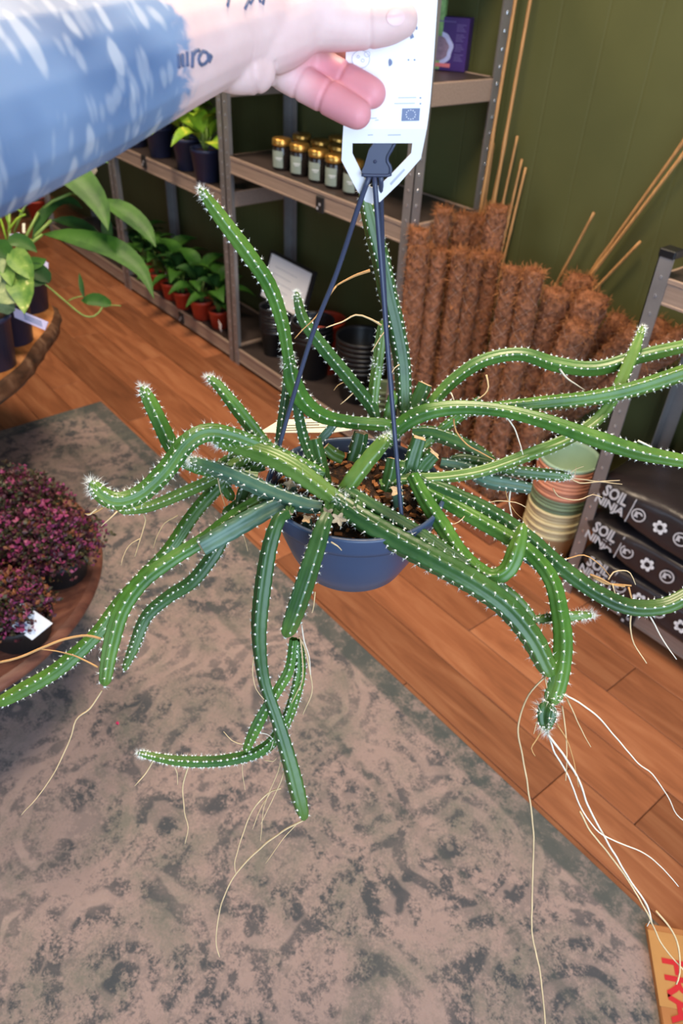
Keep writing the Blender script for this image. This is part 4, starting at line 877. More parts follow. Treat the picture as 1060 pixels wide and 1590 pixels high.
stem([(536, 760, 24, .642), (575, 784, 26, .638), (640, 822, 27, .634), (700, 862, 27, .63), (750, 898, 27, .628), (796, 930, 27, .628), (830, 966, 20, .63)], 'st0', 5, .0078, 'soft')
stem([(828, 962, 12, .634), (850, 961, 17, .636), (880, 958, 18, .638), (905, 956, 15, .64), (922, 955, 8, .642)], 'st2', 5, .0055, 'wool', spine=.005)
stem([(655, 758, 22, .668), (700, 784, 25, .66), (745, 810, 26, .65), (790, 836, 26, .642), (828, 864, 26, .634), (856, 902, 27, .626), (868, 950, 29, .620), (873, 1000, 32, .616), (866, 1056, 32, .614), (852, 1096, 30, .614)], 'st1', 5, .0078, 'soft', (0.97,), spine=.0042)
stem([(856, 1088, 22, .612), (849, 1100, 30, .610), (847, 1116, 28, .610), (849, 1136, 12, .610)], 'st0', 5, .006, 'wool', (0.3,), rib=.3, spine=.0055, start='round')
stem([(640, 738, 20, .658), (660, 776, 25, .65), (686, 816, 26, .642), (712, 856, 26, .634), (738, 882, 26, .628), (764, 896, 26, .624), (788, 884, 27, .622), (802, 852, 28, .622), (813, 812, 13, .624)], 'st1', 4, .0072, 'soft', rib=.2)
stem([(630, 728, 20, .672), (660, 748, 23, .668), (710, 770, 24, .662), (766, 798, 25, .656), (820, 836, 26, .65), (872, 882, 27, .644), (925, 920, 27, .64), (975, 942, 28, .638), (1025, 942, 27, .638), (1062, 926, 27, .638), (1100, 900, 22, .638)], 'st0', 5, .0074, 'soft')
stem([(600, 690, 20, .690), (622, 662, 27, .682), (660, 641, 28, .674), (715, 633, 24, .668), (780, 638, 22, .662), (848, 655, 25, .654), (920, 680, 28, .646), (990, 702, 27, .64), (1060, 716, 22, .634), (1100, 722, 18, .63)], 'st1', 5, .0068, 'soft', (0.04,))
stem([(650, 650, 18, .712), (668, 628, 20, .71), (704, 590, 22, .71), (750, 560, 22, .708), (808, 550, 22, .704), (864, 566, 25, .70), (925, 572, 25, .694), (990, 554, 24, .69), (1060, 538, 22, .686), (1105, 530, 18, .684)], 'st1', 5, .0062, 'soft')
stem([(720, 638, 18, .686), (770, 634, 22, .684), (850, 626, 25, .68), (920, 618, 25, .674), (985, 604, 26, .67), (1060, 580, 28, .664), (1105, 566, 26, .66)], 'st1', 5, .0066, 'soft')
stem([(590, 752, 16, .668), (620, 744, 19, .668), (680, 742, 20, .668), (745, 732, 20, .668), (815, 708, 22, .67), (880, 682, 22, .674), (926, 652, 22, .678), (952, 618, 23, .682), (968, 582, 24, .684), (984, 545, 22, .686), (998, 506, 11, .688)], 'st2', 4, .0072, 'wool', rib=.2)
stem([(640, 672, 22, .702), (668, 672, 24, .70), (705, 684, 25, .696), (740, 700, 22, .692), (770, 718, 14, .69)], 'st0', 5, .008, 'soft')
stem([(684, 718, 18, .684), (720, 726, 22, .682), (755, 745, 25, .678), (790, 752, 24, .676), (824, 758, 18, .674)], 'st3', 5, .0085, 'cut')
stem([(740, 728, 16, .69), (786, 731, 19, .69), (836, 736, 20, .688), (870, 739, 18, .686), (888, 740, 10, .685)], 'st0', 5, .0058, 'wool')
stem([(648, 700, 16, .70), (690, 664, 18, .704), (722, 640, 18, .706), (744, 622, 16, .708)], 'st1', 5, .007, 'cut')
stem([(700, 716, 16, .69), (720, 714, 20, .69), (760, 722, 20, .688), (800, 732, 16, .686)], 'st0', 5, .007, 'soft')
# shoots and stumps in the pot
stem([(530, 768, 22, .648), (545, 748, 28, .642), (568, 718, 28, .638), (590, 692, 26, .636), (604, 674, 16, .636)], 'st2', 4, .014, 'wool', rib=.16)
stem([(496, 752, 16, .676), (488, 722, 18, .672), (474, 690, 18, .67), (464, 650, 17, .668), (458, 605, 15, .666), (456, 578, 12, .664)], 'st0', 5, .0058, 'soft')
stem([(432, 690, 12, .696), (438, 650, 15, .69), (444, 610, 15, .684), (446, 575, 13, .68)], 'st0', 5, .006, 'soft')
stem([(505, 752, 22, .676), (496, 720, 26, .672), (487, 682, 24, .668)], 'st0', 4, .010, 'cut', rib=.2)
stem([(548, 715, 24, .692), (555, 694, 27, .688), (560, 672, 24, .684)], 'st0', 5, .010, 'cut', rib=.22)
stem([(532, 712, 20, .694), (516, 704, 22, .692), (505, 694, 18, .69)], 'st2', 4, .012, 'cut', rib=.2)
stem([(634, 738, 26, .672), (642, 708, 29, .666), (651, 680, 25, .66)], 'st0', 4, .010, 'cut', rib=.24)
stem([(650, 732, 26, .674), (662, 716, 28, .67), (674, 704, 24, .666)], 'st0', 4, .010, 'cut', rib=.26)
stem([(640, 640, 24, .706), (650, 618, 26, .704), (660, 596, 25, .70)], 'st0', 4, .010, 'cut', rib=.2)
stem([(598, 762, 18, .668), (606, 735, 22, .664), (610, 712, 20, .662)], 'st0', 4, .012, 'cut', rib=.2)
stem([(600, 750, 18, .672), (628, 726, 22, .668), (612, 720, 18, .668)], 'st0', 5, .010, 'soft')
stem([(490, 690, 14, .70), (508, 672, 17, .698), (520, 656, 16, .696)], 'st3', 4, .012, 'cut')
stem([(600, 655, 18, .704), (606, 632, 22, .70), (612, 606, 18, .696)], 'st1', 4, .010, 'soft')
for x, y, d, w_ in ((508, 797, .620, 23), (526, 806, .618, 26), (549, 795, .620, 22), (448, 798, .62, 14)):     # sawn stumps facing the lens
    stem([(x+6, y-26, w_*0.8, d+.03), (x+3, y-12, w_, d+.012), (x, y, w_, d)], 'st0', 5, .012, 'cut', rib=.34)
for x, y, d, w_ in ((450, 752, .648, 20), (616, 762, .652, 22), (476, 806, .628, 16)):
    stem([(x+2, y+24, w_*0.9, d+.02), (x+1, y+10, w_, d+.01), (x, y, w_, d)], 'st3', 4, .012, 'cut', rib=.28)
for pts in ([(380, 722), (350, 752), (362, 778)], [(395, 760), (366, 786), (345, 800)], [(410, 700), (372, 706), (330, 730)]):
    stem([(x, y, 18, .69) for x, y in pts], 'st1', 5, .007, 'soft')
stem([(384, 748, 18, .68), (376, 768, 20, .68), (372, 790, 16, .68)], 'st0', 4, .009, 'soft')
stem([(760, 812, 18, .67), (800, 850, 20, .665), (838, 880, 18, .66), (852, 890, 10, .66)], 'st3', 5, .008, 'soft')

# aerial roots: fine pale threads hanging from the stems
def root(pts, mat='root', w=2.6, d0=.64, d1=None, taper=0.5, jit=0.6):
    d1 = d0 if d1 is None else d1; n = len(pts); A = []
    for i, p in enumerate(pts):
        d = d0+(d1-d0)*i/(n-1); c = P(p[0], p[1], d); A.append([*c, 0])
    S = spline(A, 0.004)[:, :3]; k = len(S)
    S = S+np.array([[noise.noise(Vector((i*0.33+pts[0][0], q*7.1, pts[0][1]*.3))) for q in range(3)] for i in range(k)])*0.0009*jit
    r = w/2*d0/F_PX*np.linspace(1, taper, k); return mesh_obj('aerial_root', *tube(S, r, 5), mat, plant, world=True)
root([(848, 1050), (820, 1080), (804, 1130), (812, 1180), (822, 1240), (828, 1300), (826, 1380), (826, 1450), (838, 1510), (847, 1596)], 'root', 3.2, .614, .66, .9)
root([(849, 1136), (862, 1170), (882, 1205), (902, 1255), (930, 1292), (965, 1310), (1000, 1325), (1030, 1350), (1053, 1376)], 'root_w', 3.4, .61, .64)
root([(850, 1140), (880, 1180), (900, 1215), (912, 1250), (930, 1285), (950, 1320), (980, 1370), (1004, 1405), (1012, 1435)], 'root_w', 4.0, .608, .65, .8)
root([(900, 1260), (916, 1290), (940, 1320), (970, 1360), (995, 1400), (1012, 1434), (1030, 1470), (1062, 1508)], 'root', 3.2, .62, .655, .8)
root([(1018, 1415), (1040, 1440), (1053, 1470), (1056, 1510), (1050, 1528)], 'root', 3.4, .65, .65, .8)
root([(1000, 1400), (1010, 1424), (1004, 1438)], 'root_w', 3, .648)
root([(876, 1078), (905, 1095), (930, 1115), (960, 1150), (990, 1185), (1012, 1202), (1035, 1235), (1050, 1264), (1066, 1278)], 'root_w', 3.2, .614, .63)
root([(880, 1085), (892, 1110), (906, 1140), (917, 1160)], 'root', 2.6, .616)
root([(872, 1096), (877, 1130), (880, 1170), (878, 1212)], 'root', 2.8, .616)
root([(864, 1124), (880, 1150), (890, 1180), (898, 1222)], 'root_b', 2.6, .616)
root([(842, 1132), (832, 1150), (825, 1162), (830, 1174)], 'root_b', 3.0, .61)
root([(834, 1118), (828, 1140)], 'root', 2.4, .61)
root([(846, 1052), (850, 1076), (848, 1086)], 'root', 2.4, .612)
root([(158, 1072), (140, 1100), (118, 1118), (108, 1150), (84, 1200), (56, 1240), (34, 1265)], 'root', 2.8, .614, .63)
root([(157, 992), (135, 986), (100, 992), (65, 1006), (25, 1022), (-6, 1030)], 'root_b', 4.4, .612, .60, .9)
root([(152, 1036), (125, 1022), (95, 1012), (60, 1008)], 'root_b', 3.4, .612)
root([(160, 788), (146, 796), (132, 798)], 'root_b', 4.0, .604)
root([(150, 790), (140, 799), (134, 799)], 'root', 3.4, .604)
root([(182, 794), (170, 806), (157, 817)], 'root', 3.0, .672)
root([(220, 796), (226, 808), (218, 836), (209, 864)], 'root', 2.8, .676)
root([(218, 836), (200, 848), (190, 868), (188, 878)], 'root', 2.0, .676)
root([(276, 800), (256, 812), (244, 832), (237, 852)], 'root', 2.2, .68)
root([(338, 742), (342, 762), (350, 786)], 'root', 2.2, .66)
root([(374, 822), (380, 836), (384, 856)], 'root', 2.0, .63)
root([(292, 1190), (284, 1220), (286, 1260), (292, 1285), (287, 1310)], 'root', 2.8, .655)
root([(237, 1182), (226, 1200), (209, 1220)], 'root', 2.8, .654)
root([(270, 1188), (275, 1200), (276, 1218)], 'root', 2.0, .656)
root([(470, 1274), (440, 1290), (410, 1312), (380, 1340), (358, 1370), (342, 1410), (335, 1460), (341, 1486)], 'root', 3.2, .654, .67)
root([(462, 1278), (440, 1302), (412, 1340)], 'root', 1.8, .655)
root([(436, 1224), (415, 1232), (392, 1258), (376, 1298), (364, 1340), (366, 1356)], 'root', 2.8, .65)
root([(436, 1160), (434, 1190), (424, 1216), (410, 1252), (404, 1306)], 'root', 2.0, .65)
root([(420, 1230), (404, 1256), (392, 1288)], 'root', 2.2, .652)
root([(392, 1160), (376, 1156), (360, 1150), (347, 1136)], 'root', 2.6, .652)
root([(384, 1168), (376, 1190), (380, 1226)], 'root', 1.8, .654)
root([(464, 988), (474, 1010), (482, 1050), (484, 1075), (470, 1110)], 'root', 3.0, .615, .63)
root([(466, 990), (470, 1030), (468, 1060), (452, 1092)], 'root', 2.6, .615, .63)
root([(468, 970), (472, 995), (480, 1020), (482, 1048)], 'root_w', 2.6, .612)
root([(440, 1200), (432, 1222), (418, 1252), (404, 1280)], 'root', 2.0, .645)
root([(396, 1012), (392, 1040), (398, 1070), (410, 1086)], 'root', 2.2, .62)
root([(400, 1138), (415, 1140), (424, 1150), (420, 1164)], 'root_w', 2.2, .645)
root([(410, 1180), (424, 1182), (430, 1176)], 'root', 2.0, .65)
root([(489, 918), (487, 940), (484, 952)], 'root', 2.2, .602)
root([(514, 842), (524, 848), (530, 855)], 'root', 3.0, .60)
root([(574, 420), (556, 426), (534, 436), (522, 444)], 'root_b', 5.0, .64)
root([(522, 444), (508, 464), (490, 492), (470, 512), (457, 526)], 'root_b', 3.0, .64)
root([(592, 506), (572, 494), (552, 489), (530, 500), (506, 509)], 'root', 3.6, .65)
root([(536, 592), (524, 598), (518, 606)], 'root_b', 2.2, .69)
root([(548, 610), (538, 620), (528, 628)], 'root', 2.4, .69)
root([(604, 506), (590, 524), (577, 546)], 'root', 2.6, .66)
root([(620, 566), (612, 572), (606, 582)], 'root', 2.4, .68)
root([(755, 582), (758, 600), (752, 612), (738, 622)], 'root', 3.4, .70)
root([(868, 572), (880, 588), (892, 596), (908, 606)], 'root_w', 4.0, .695)
root([(786, 648), (798, 665), (806, 685), (812, 706)], 'root_w', 3.0, .66)
root([(704, 650), (708, 670), (724, 690), (745, 702), (770, 716)], 'root_b', 3.2, .668)
root([(700, 610), (706, 626), (702, 640)], 'root_w', 2.4, .70)
root([(990, 684), (1006, 692), (1018, 700)], 'root_w', 4.0, .636)
root([(884, 742), (900, 750), (925, 748), (962, 746)], 'root', 2.4, .685)
root([(884, 742), (910, 745), (940, 749), (966, 752)], 'root', 2.0, .685)
root([(880, 740), (890, 730), (906, 724)], 'root', 2.0, .685)
root([(886, 746), (892, 736), (894, 724)], 'root', 1.8, .685)
root([(858, 758), (866, 770), (890, 776), (905, 774), (920, 768), (934, 772)], 'root', 2.2, .68)
root([(792, 760), (790, 780), (794, 800), (798, 812)], 'root_w', 3.6, .676)
root([(745, 784), (770, 778), (800, 780), (816, 788)], 'root', 2.4, .672)
root([(784, 758), (788, 776), (800, 796), (812, 806)], 'root_b', 2.0, .676)
root([(690, 860), (696, 870), (708, 878), (724, 882)], 'root', 2.4, .632)
root([(722, 800), (712, 810), (700, 815)], 'root', 2.0, .65)
root([(848, 874), (880, 868), (906, 862), (930, 876), (946, 894)], 'root_b', 2.8, .645)
root([(944, 900), (952, 888), (968, 886), (978, 890), (986, 908)], 'root', 2.6, .64)
root([(920, 896), (940, 906), (960, 908), (980, 910)], 'root_b', 5.0, .64)
root([(916, 892), (932, 898), (950, 908), (970, 911)], 'root_b', 4.0, .638)
root([(976, 912), (980, 928), (984, 940)], 'root_b', 3.6, .638)
root([(980, 948), (978, 975), (984, 1000), (1004, 1030)], 'root', 3.2, .638)
root([(1004, 952), (1016, 970), (1030, 995), (1050, 1024)], 'root_w', 3.0, .638)
root([(975, 946), (990, 952), (1002, 958)], 'root_w', 2.6, .637)
root([(950, 906), (956, 925), (962, 944)], 'root', 2.0, .637)
root([(800, 940), (786, 930), (776, 932)], 'root', 1.6, .62)

# hanger: three straps running up to one hooked clip
def rimpt(x, y): return on(x, y, 2, ZR-0.001)
def zat(y):
    lo, hi = 1.0, 1.5
    for _ in range(50):
        m = (lo+hi)/2; dd = np.array([PC[0], PC[1], m])-EYE; yy = CY-F_PX*(dd @ uu)/(dd @ fw)
        if yy > y: lo = m
        else: hi = m
    return (lo+hi)/2
def plumb(x, y, front=0.0):
    n = -fw*[1, 1, 0]; n /= np.linalg.norm(n); p0 = np.array([PC[0], PC[1], 1.2])+n*front; d = ray(x, y); return EYE+d*((p0-EYE) @ n)/(d @ n)
hn = -fw*[1, 1, 0]; hn /= np.linalg.norm(hn)
for pts, end in (([(573, 274), (556, 322), (522, 425), (478, 540)], (418, 748)), ([(581, 274), (586, 340), (593, 430), (603, 560)], (623, 803)), ([(591, 274), (592, 330), (595, 420), (601, 530), (609, 610)], (619, 682))):
    E_ = rimpt(*end); A_ = plumb(*pts[0], 0.001); A = [A_]
    for i, (x, y) in enumerate(pts[1:]):
        z_ = depth(A_)+(depth(E_)-depth(A_))*((y-pts[0][1])/(end[1]-pts[0][1])); A.append(P(x, y, z_))
    A.append(E_); A.append(E_-np.array([0, 0, 0.012])); S = spline(A, 0.006)
    mesh_obj('hanger_strap', *tube(S[:, :3], 0.0019, 8), 'strap', plant, world=True)
s_ = 6.625; cp = [(400, 600), (345, 680), (300, 840), (275, 890), (283, 930), (300, 940), (545, 942), (566, 920), (572, 880), (562, 840), (538, 800), (542, 745), (580, 680), (615, 610)]
cp = [(520+x/s_, 130+y/s_) for x, y in cp]
hk = [(598, 205), (606, 190), (612, 170), (606, 150), (592, 146), (578, 158), (576, 172), (583, 174), (585, 163), (594, 156), (600, 160), (603, 172), (594, 192), (580, 212)]
clip = mesh_obj('hanger_clip', *prism([plumb(x, y) for x, y in cp[:1]+cp[1:]], hn, 0.004), 'strap', plant, smooth=False, world=True)
mesh_obj('hook', *prism([plumb(x, y, -0.003) for x, y in hk], hn, 0.004), 'strap', clip, smooth=False)
edge = [(x, y) for x, y in cp[1:]]
mesh_obj('raised_rim', *tube(spline([plumb(x, y, 0.002) for x, y in cp[4:]], 0.002), 0.0012, 6), 'strap', clip)
mesh_obj('rivet', *put(lathe([(0, 0.0014), (0.0008, 0.0011), (0.0013, 0)], 12), plumb(582, 251, 0.002), rr, np.array([0, 0, 1.0]), hn), 'strap', clip)
# paper label on the pot's rear rim
q = [on(x, y, 2, ZR+0.006) for x, y in ((402, 672), (434, 652), (568, 648), (545, 668), (516, 672))]
pl = mesh_obj('care_label', *prism(q, (0, 0, 1), 0.0006), 'paper', smooth=False); tag(pl, 'ivory printed paper label lying across the back pot rim', 'label')
pr = [prism([on(x, y, 2, ZR+0.0065) for x, y in ((a, b_), (a+w_, b_-1.0), (a+w_-1, b_+0.2), (a-1, b_+1.2))], (0, 0, 1), 0.0001) for a, b_, w_ in ((446, 660, 50), (440, 664, 60), (470, 656, 40), (520, 656, 26), (430, 668, 40), (500, 663, 30))]
mesh_obj('printed_text', *join(*pr), 'inkdark', pl, smooth=False)

# ------------------------------------------------------------------ the white tag
def toff(y): return float(np.interp(y, [-100, 205, 240, 320], [0.005, 0.005, 0.001, -0.007]))
def tg(x, y, f=0.0): return plumb(x, y, toff(y)+f)
lft = lambda y: np.interp(y, [-80, 75, 195, 222], [540, 537, 533, 531.3]); rgt = lambda y: np.interp(y, [-80, 0, 93, 166, 202, 222], [686, 679, 673, 667, 662, 658])
V, F = [], []; ys = list(range(-80, 222, 20))+[222]
for y in ys:
    for u in np.linspace(0, 1, 7): V.append(tg(lft(y)+(rgt(y)-lft(y))*u, y))
for i in range(len(ys)-1):
    for j in range(6): a = i*7+j; F.append((a, a+1, a+8, a+7))
def band(o_, i_):
    m = len(V)
    for a, b_ in zip(o_, i_): V.append(tg(*a)); V.append(tg(*b_))
    for k in range(len(o_)-1): F.append((m+2*k, m+2*k+1, m+2*k+3, m+2*k+2))
band([(531.3, 222), (530, 249), (555, 297), (567, 313), (577, 316)], [(547, 222), (547, 238), (565, 275), (572, 288), (577, 291)])
band([(658, 222), (653, 246), (620, 284), (590, 313), (577, 316)], [(640, 222), (638, 238), (612, 265), (590, 287), (577, 291)])
tago = thing('plant_tag', 'white plastic plant tag hooked on the hanger, held between fingers', 'tag', tg(600, 222))
tm = mesh_obj('tag_card', V, F, 'tag', tago, smooth=False, world=True)
sm = tm.modifiers.new('solid', 'SOLIDIFY'); sm.thickness = 0.0007; sm.offset = 0
def tquad(pts, f=0.0007): return ([tg(x, y, f) for x, y in pts], [tuple(range(len(pts)))])
def tring(cx, cy, r0, r1, n=24, a0=0, a1=2*math.pi, f=0.0008):
    V_, F_ = ringmesh(r0, r1, n, a0, a1); return [tg(cx+v[0], cy+v[1], f) for v in V_], F_
fl = mesh_obj('union_flag', *tquad([(624.5, 168.5), (652, 168), (650.5, 187.5), (623, 188)]), 'ink', tago, smooth=False, world=True)
st = [tring(637.5+7.2*math.cos(a), 178+7.2*math.sin(a), 0, 1.0, 6, f=0.001) for a in np.linspace(0, 2*math.pi, 12, endpoint=False)]
mesh_obj('star_ring', *join(*st), 'white', fl, smooth=False)
mesh_obj('symbols', *join(tring(560, 92, 13.2, 14.2, 30), tring(556, 88, 1.5, 2.5, 12), tring(563, 94, 2.0, 3.0, 12), tring(570, 84, 4, 4.8, 16)), 'inkpale', tago, smooth=False, world=True)
mesh_obj('symbols', *join(tring(603, 97, 0, 6, 14, -1.4, 1.4), tring(634, 93, 0, 1.4, 8), tring(643.5, 93, 0, 1.4, 8), tquad([(636, 54), (640, 50), (643, 58), (637, 61)]), tquad([(645, 42), (648, 41), (648, 46), (645, 46)]), tring(652.5, 152, 0, 1.3, 8), tring(652.5, 161, 0, 1.3, 8)), 'ink', tago, smooth=False, world=True)
mesh_obj('small_print', *join(*[tquad([(a, b_), (a+w_, b_-0.4), (a+w_, b_+1.2), (a, b_+1.6)]) for a, b_, w_ in ((618, 151, 28), (612, 160, 32), (556, 113, 14), (573, 183, 12), (582, 186, 6), (602, 209, 20), (571, 209, 8))]), 'inkpale', tago, smooth=False, world=True)
mesh_obj('small_print', *join(tquad([(605, 285), (627, 262), (629, 264), (607, 288)])), 'inkpale', tago, smooth=False, world=True)

# ------------------------------------------------------------------ arm and hand
def capsule_chain(pts, n=20, flat=1.0):
    """rows (px x, px y, distance, radius m); rounded tube as closed mesh"""
    A = [[*P(p[0], p[1], p[2]), p[3]] for p in pts]; S = spline(A, 0.004); C, R = S[:, :3], S[:, 3]
    T, Na, Nb = frames(C); parts = []
    def cap(c, t, a, b_, r, sgn):
        out = []
        for k in (0.35, 0.65, 0.87, 0.97): out.append((c+t*sgn*r*k, r*math.sqrt(1-k*k)))
        return out
    rows = [(c, r) for c, r in reversed(cap(C[0], T[0], Na[0], Nb[0], R[0], -1))]
    fr_ = [0]*4+list(range(len(C)))+[len(C)-1]*4
    rows += list(zip(C, R))+cap(C[-1], T[-1], Na[-1], Nb[-1], R[-1], 1)
    V = []; th = np.linspace(0, 2*np.pi, n, endpoint=False)
    for (c, r), k in zip(rows, fr_):
        for a in th: V.append(c+r*(math.cos(a)*Na[k]+math.sin(a)*Nb[k]))
    m = len(rows); F = [(i*n+j, i*n+(j+1) % n, (i+1)*n+(j+1) % n, (i+1)*n+j) for i in range(m-1) for j in range(n)]+[tuple(range(n-1, -1, -1)), tuple(range((m-1)*n, m*n))]
    return V, F
limbs = [
    [(-420, 230, .255, .050), (-250, 205, .285, .048), (-100, 178, .315, .0455), (0, 150, .335, .0430), (100, 122, .357, .0395), (200, 88, .38, .0352), (290, 58, .402, .0310), (350, 42, .418, .0282), (400, 30, .43, .0265)],   # forearm
    [(330, 84, .416, .0165), (370, 98, .424, .0165), (392, 106, .43, .0140)],                                                         # heel, little finger side
    [(390, 60, .428, .022), (430, 44, .434, .023), (470, 26, .438, .0205), (510, 22, .441, .0168)],                                     # thumb ball
    [(400, 20, .44, .022), (440, 0, .448, .022), (480, -12, .455, .020)],                                                             # back of the hand
    [(400, 70, .446, .018), (430, 80, .456, .0165), (458, 84, .466, .0145)],                                                           # palm
    [(470, 26, .438, .0185), (520, 34, .442, .0158), (556, 38, .445, .0138), (585, 38, .4455, .0125), (606, 35, .4455, .0118), (622, 31, .4455, .0105)],   # thumb
    [(420, 96, .458, .0115), (450, 118, .464, .0108), (484, 138, .468, .0103), (520, 158, .4675, .0101), (545, 172, .466, .0096), (554, 177, .4655, .0092)],   # little finger
    [(448, 70, .466, .0118), (480, 92, .472, .0108), (515, 112, .474, .0102), (548, 130, .471, .0100), (570, 141, .469, .0095), (577, 145, .4685, .0092)],   # ring finger
    [(460, 40, .468, .012), (510, 60, .482, .0108), (555, 78, .489, .0102), (590, 84, .490, .0095), (604, 84, .490, .009)],            # middle finger, behind the tag
    [(470, 0, .465, .0125), (520, 16, .474, .0112), (565, 36, .478, .0104), (602, 44, .478, .0096), (620, 44, .478, .009)],            # index finger, behind the tag
]
V, F = join(*[capsule_chain(l) for l in limbs])
tmp = mesh_obj('tmp', V, F, 'wool')
rm = tmp.modifiers.new('r', 'REMESH'); rm.mode = 'VOXEL'; rm.voxel_size = 0.0013
sm = tmp.modifiers.new('s', 'SMOOTH'); sm.factor = 0.5; sm.iterations = 10
dg = bpy.context.evaluated_depsgraph_get(); dg.update(); hm = bpy.data.meshes.new_from_object(tmp.evaluated_get(dg))
hv = np.empty(len(hm.vertices)*3); hm.vertices.foreach_get('co', hv); hv = hv.reshape(-1, 3)
hf = [tuple(p.vertices) for p in hm.polygons]; bpy.data.objects.remove(tmp)
for (x, y, d), (x2, y2), rad_, dp in (((505, 150, .468), (545, 172), .0125, .0010), ((468, 128, .466), (500, 147), .0125, .0010), ((532, 121, .472), (570, 141), .0125, .0010), ((572, 38, .445), (606, 35), .015, .0007),
                                      ((412, 60, .44), (450, 50), .03, .0014), ((398, 70, .43), (440, 70), .03, .0010)):
    c = P(x, y, d); a_ = P(x2, y2, d)-c; a_ /= np.linalg.norm(a_); r_ = hv-c; al = r_ @ a_; pp = r_-al[:, None]*a_; ln = np.linalg.norm(pp, axis=1)+1e-9
    hv = hv-(pp/ln[:, None])*(dp*np.exp(-(al/0.0013)**2)*(ln < rad_))[:, None]
rel = hv-EYE; dz = rel @ fw; hx = CX+F_PX*(rel @ rr)/dz; hy = CY-F_PX*(rel @ uu)/dz
# along the forearm in metres from the wrist, and round it
W0, W1 = P(400, 30, .43), P(-250, 205, .285); ax = (W1-W0)/np.linalg.norm(W1-W0); sl = (hv-W0) @ ax; perp = hv-W0-sl[:, None]*ax
t1 = -fw-ax*(-fw @ ax); t1 /= np.linalg.norm(t1); t2 = np.cross(ax, t1); rd = np.arctan2(perp @ t2, perp @ t1)*0.036
pink = np.clip((hx-430)/70, 0, 1)*np.clip((hy-68)/30, 0, 1)
def mk_skin():
    m, nt, b = new_mat('tattooed_skin')
    a1 = N(nt, 'ShaderNodeAttribute'); a1.attribute_name = 'arm_s'; a2 = N(nt, 'ShaderNodeAttribute'); a2.attribute_name = 'arm_t'; a3 = N(nt, 'ShaderNodeAttribute'); a3.attribute_name = 'pink'
    cb_ = N(nt, 'ShaderNodeCombineXYZ'); L(nt, a1.outputs['Fac'], cb_.inputs[0]); L(nt, a2.outputs['Fac'], cb_.inputs[1])
    mp = N(nt, 'ShaderNodeMapping'); mp.inputs['Scale'].default_value = (1.7, 0.62, 1); mp.inputs['Rotation'].default_value = (0, 0, -0.3); L(nt, cb_.outputs[0], mp.inputs[0]); v = mp.outputs[0]
    n1 = noise_n(nt, v, 30, 2, 0.5, 0.4); n2 = noise_n(nt, cb_.outputs[0], 70, 3, 0.55, 0.5); n3 = noise_n(nt, cb_.outputs[0], 16, 2, 0.5)
    vo = N(nt, 'ShaderNodeTexVoronoi'); vo.inputs['Scale'].default_value = 58; vo.inputs['Randomness'].default_value = 0.9
    wb = N(nt, 'ShaderNodeTexNoise'); wb.inputs['Scale'].default_value = 26; wb.inputs['Detail'].default_value = 1.0; L(nt, v, wb.inputs['Vector'])
    mx = N(nt, 'ShaderNodeMix', data_type='RGBA', blend_type='LINEAR_LIGHT'); mx.inputs[0].default_value = 0.012; L(nt, v, mx.inputs[6]); L(nt, wb.outputs['Color'], mx.inputs[7]); L(nt, mx.outputs[2], vo.inputs['Vector'])
    gap = ramp(nt, math_n(nt, 'ADD', vo.outputs['Distance'], math_n(nt, 'MULTIPLY', math_n(nt, 'SUBTRACT', n1, 0.5), 1.3)), [(0.20, (1, 1, 1, 1)), (0.34, (0, 0, 0, 1))])
    vo2 = N(nt, 'ShaderNodeTexVoronoi'); vo2.inputs['Scale'].default_value = 92; L(nt, mx.outputs[2], vo2.inputs['Vector'])
    gap = math_n(nt, 'MAXIMUM', gap, math_n(nt, 'MULTIPLY', ramp(nt, math_n(nt, 'ADD', vo2.outputs['Distance'], math_n(nt, 'MULTIPLY', math_n(nt, 'SUBTRACT', n3, 0.5), 0.9)), [(0.2, (1, 1, 1, 1)), (0.42, (0, 0, 0, 1))]), 0.55))
    skin = ramp(nt, noise_n(nt, coords(nt), 38, 4), [(0.3, srgb(226, 192, 188)), (0.7, srgb(238, 208, 204))])
    skin = mix(nt, math_n(nt, 'MULTIPLY', a3.outputs['Fac'], 0.8), skin, srgb(224, 134, 146))
    ink = ramp(nt, n3, [(0.35, srgb(90, 114, 152)), (0.65, srgb(126, 148, 180))])
    ink = mix(nt, math_n(nt, 'MULTIPLY', gap, 0.62), ink, srgb(196, 200, 208))
    edge = math_n(nt, 'ADD', a1.outputs['Fac'], math_n(nt, 'ADD', math_n(nt, 'MULTIPLY', math_n(nt, 'SUBTRACT', n3, 0.5), 0.035), math_n(nt, 'MULTIPLY', math_n(nt, 'SUBTRACT', n2, 0.5), 0.03)))
    msk = ramp(nt, edge, [(0.088, (0, 0, 0, 1)), (0.094, (1, 1, 1, 1))])
    L(nt, mix(nt, msk, skin, ink), b.inputs['Base Color']); b.inputs['Roughness'].default_value = 0.48; b.inputs['Specular IOR Level'].default_value = 0.35
    b.inputs['Subsurface Weight'].default_value = 0.12; b.inputs['Subsurface Radius'].default_value = (1, .35, .2); b.inputs['Subsurface Scale'].default_value = 0.004
    bump(nt, b, noise_n(nt, coords(nt), 420, 3), 0.08, 0.0006); return m
M['skin'] = mk_skin()
person = thing('person', 'tattooed bare forearm and hand pinching the white plant tag', 'person', P(350, 42, .418))
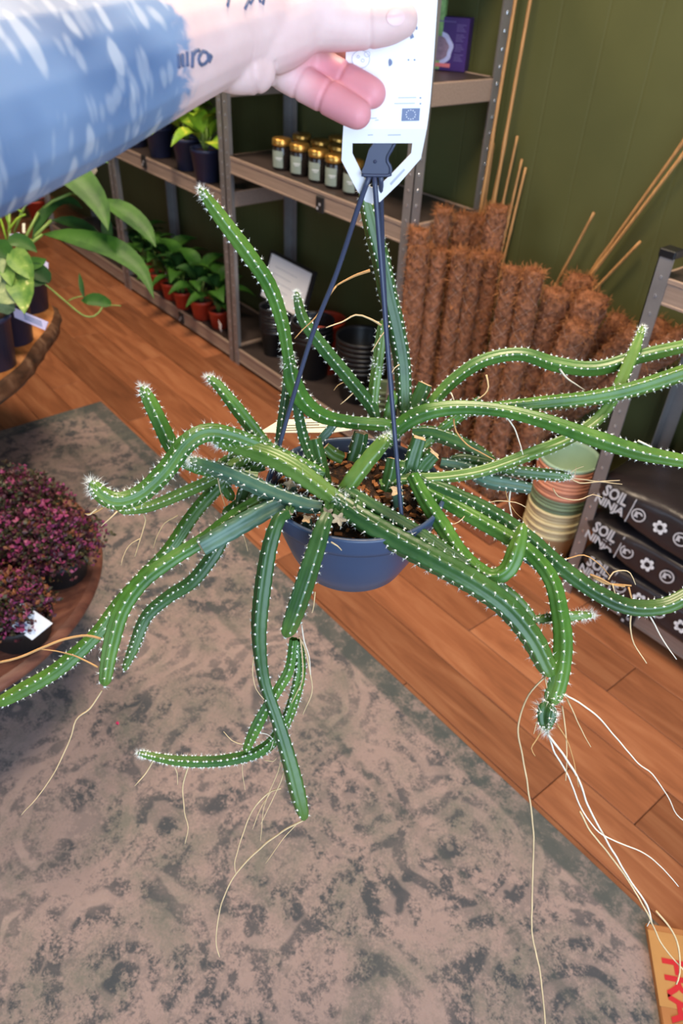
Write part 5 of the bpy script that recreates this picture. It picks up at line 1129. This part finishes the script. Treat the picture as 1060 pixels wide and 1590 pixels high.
body = mesh_obj('arm_and_hand', hv, hf, 'skin', person, world=True, attr={'arm_s': sl, 'arm_t': rd, 'pink': pink})
# lettering and strokes tattooed on the inner wrist, laid onto the skin
from mathutils.bvhtree import BVHTree
bvh = BVHTree.FromPolygons([Vector(v) for v in hv], hf)
def on_skin(x, y):
    d = Vector(ray(x, y)).normalized(); h = bvh.ray_cast(Vector(EYE), d); return None if h[0] is None else np.array(h[0]-d*0.0003)
def skin_strokes(strokes, w_):
    q = []
    for st_ in strokes:
        pts = [on_skin(x, y) for x, y in spline([(x, y, 0) for x, y in st_], 4)[:, :2]]; pts = [p_ for p_ in pts if p_ is not None]
        if len(pts) > 1: q.append(tube(pts, w_/2*0.4/F_PX, 5))
    return join(*q)
M['tattoo'] = simple('blue_black_tattoo_ink', srgb(84, 96, 128), 0.6, 0, 0.1)
mesh_obj('tattoo_lettering', *skin_strokes([[(277, 84), (278, 106)], [(283, 83), (284, 104)], [(290, 80), (291, 103)], [(299, 80), (298, 105)], [(299, 86), (304, 79), (309, 78)], [(313, 80), (308, 92), (313, 101), (322, 94), (321, 82), (314, 80)], [(322, 84), (328, 88), (324, 96)]], 5.5), 'tattoo', person, world=True)
mesh_obj('tattoo_lettering', *skin_strokes([[(356, -4), (353, 10)], [(386, 0), (380, 14)], [(394, -4), (388, 6)], [(410, -4), (408, 7)], [(402, -6), (404, 4)]], 5.0), 'tattoo', person, world=True)
# thumb nail, seated on the thumb's skin
V, F = [], []
for i in range(10):
    for j in range(10):
        a, b_ = i/4.5-1, j/4.5-1; u_ = a*math.sqrt(1-b_*b_/2); v_ = b_*math.sqrt(1-a*a/2); x, y = u_*14.5, v_*13.5
        V.append(on_skin(614+x*0.94+y*0.3, 27-x*0.3+y*0.94)-fw*0.0006*(1-0.6*(u_*u_+v_*v_)))
F = [(i*10+j, i*10+j+1, (i+1)*10+j+1, (i+1)*10+j) for i in range(9) for j in range(9)]
mesh_obj('thumb_nail', V, F, 'nail', person, world=True)
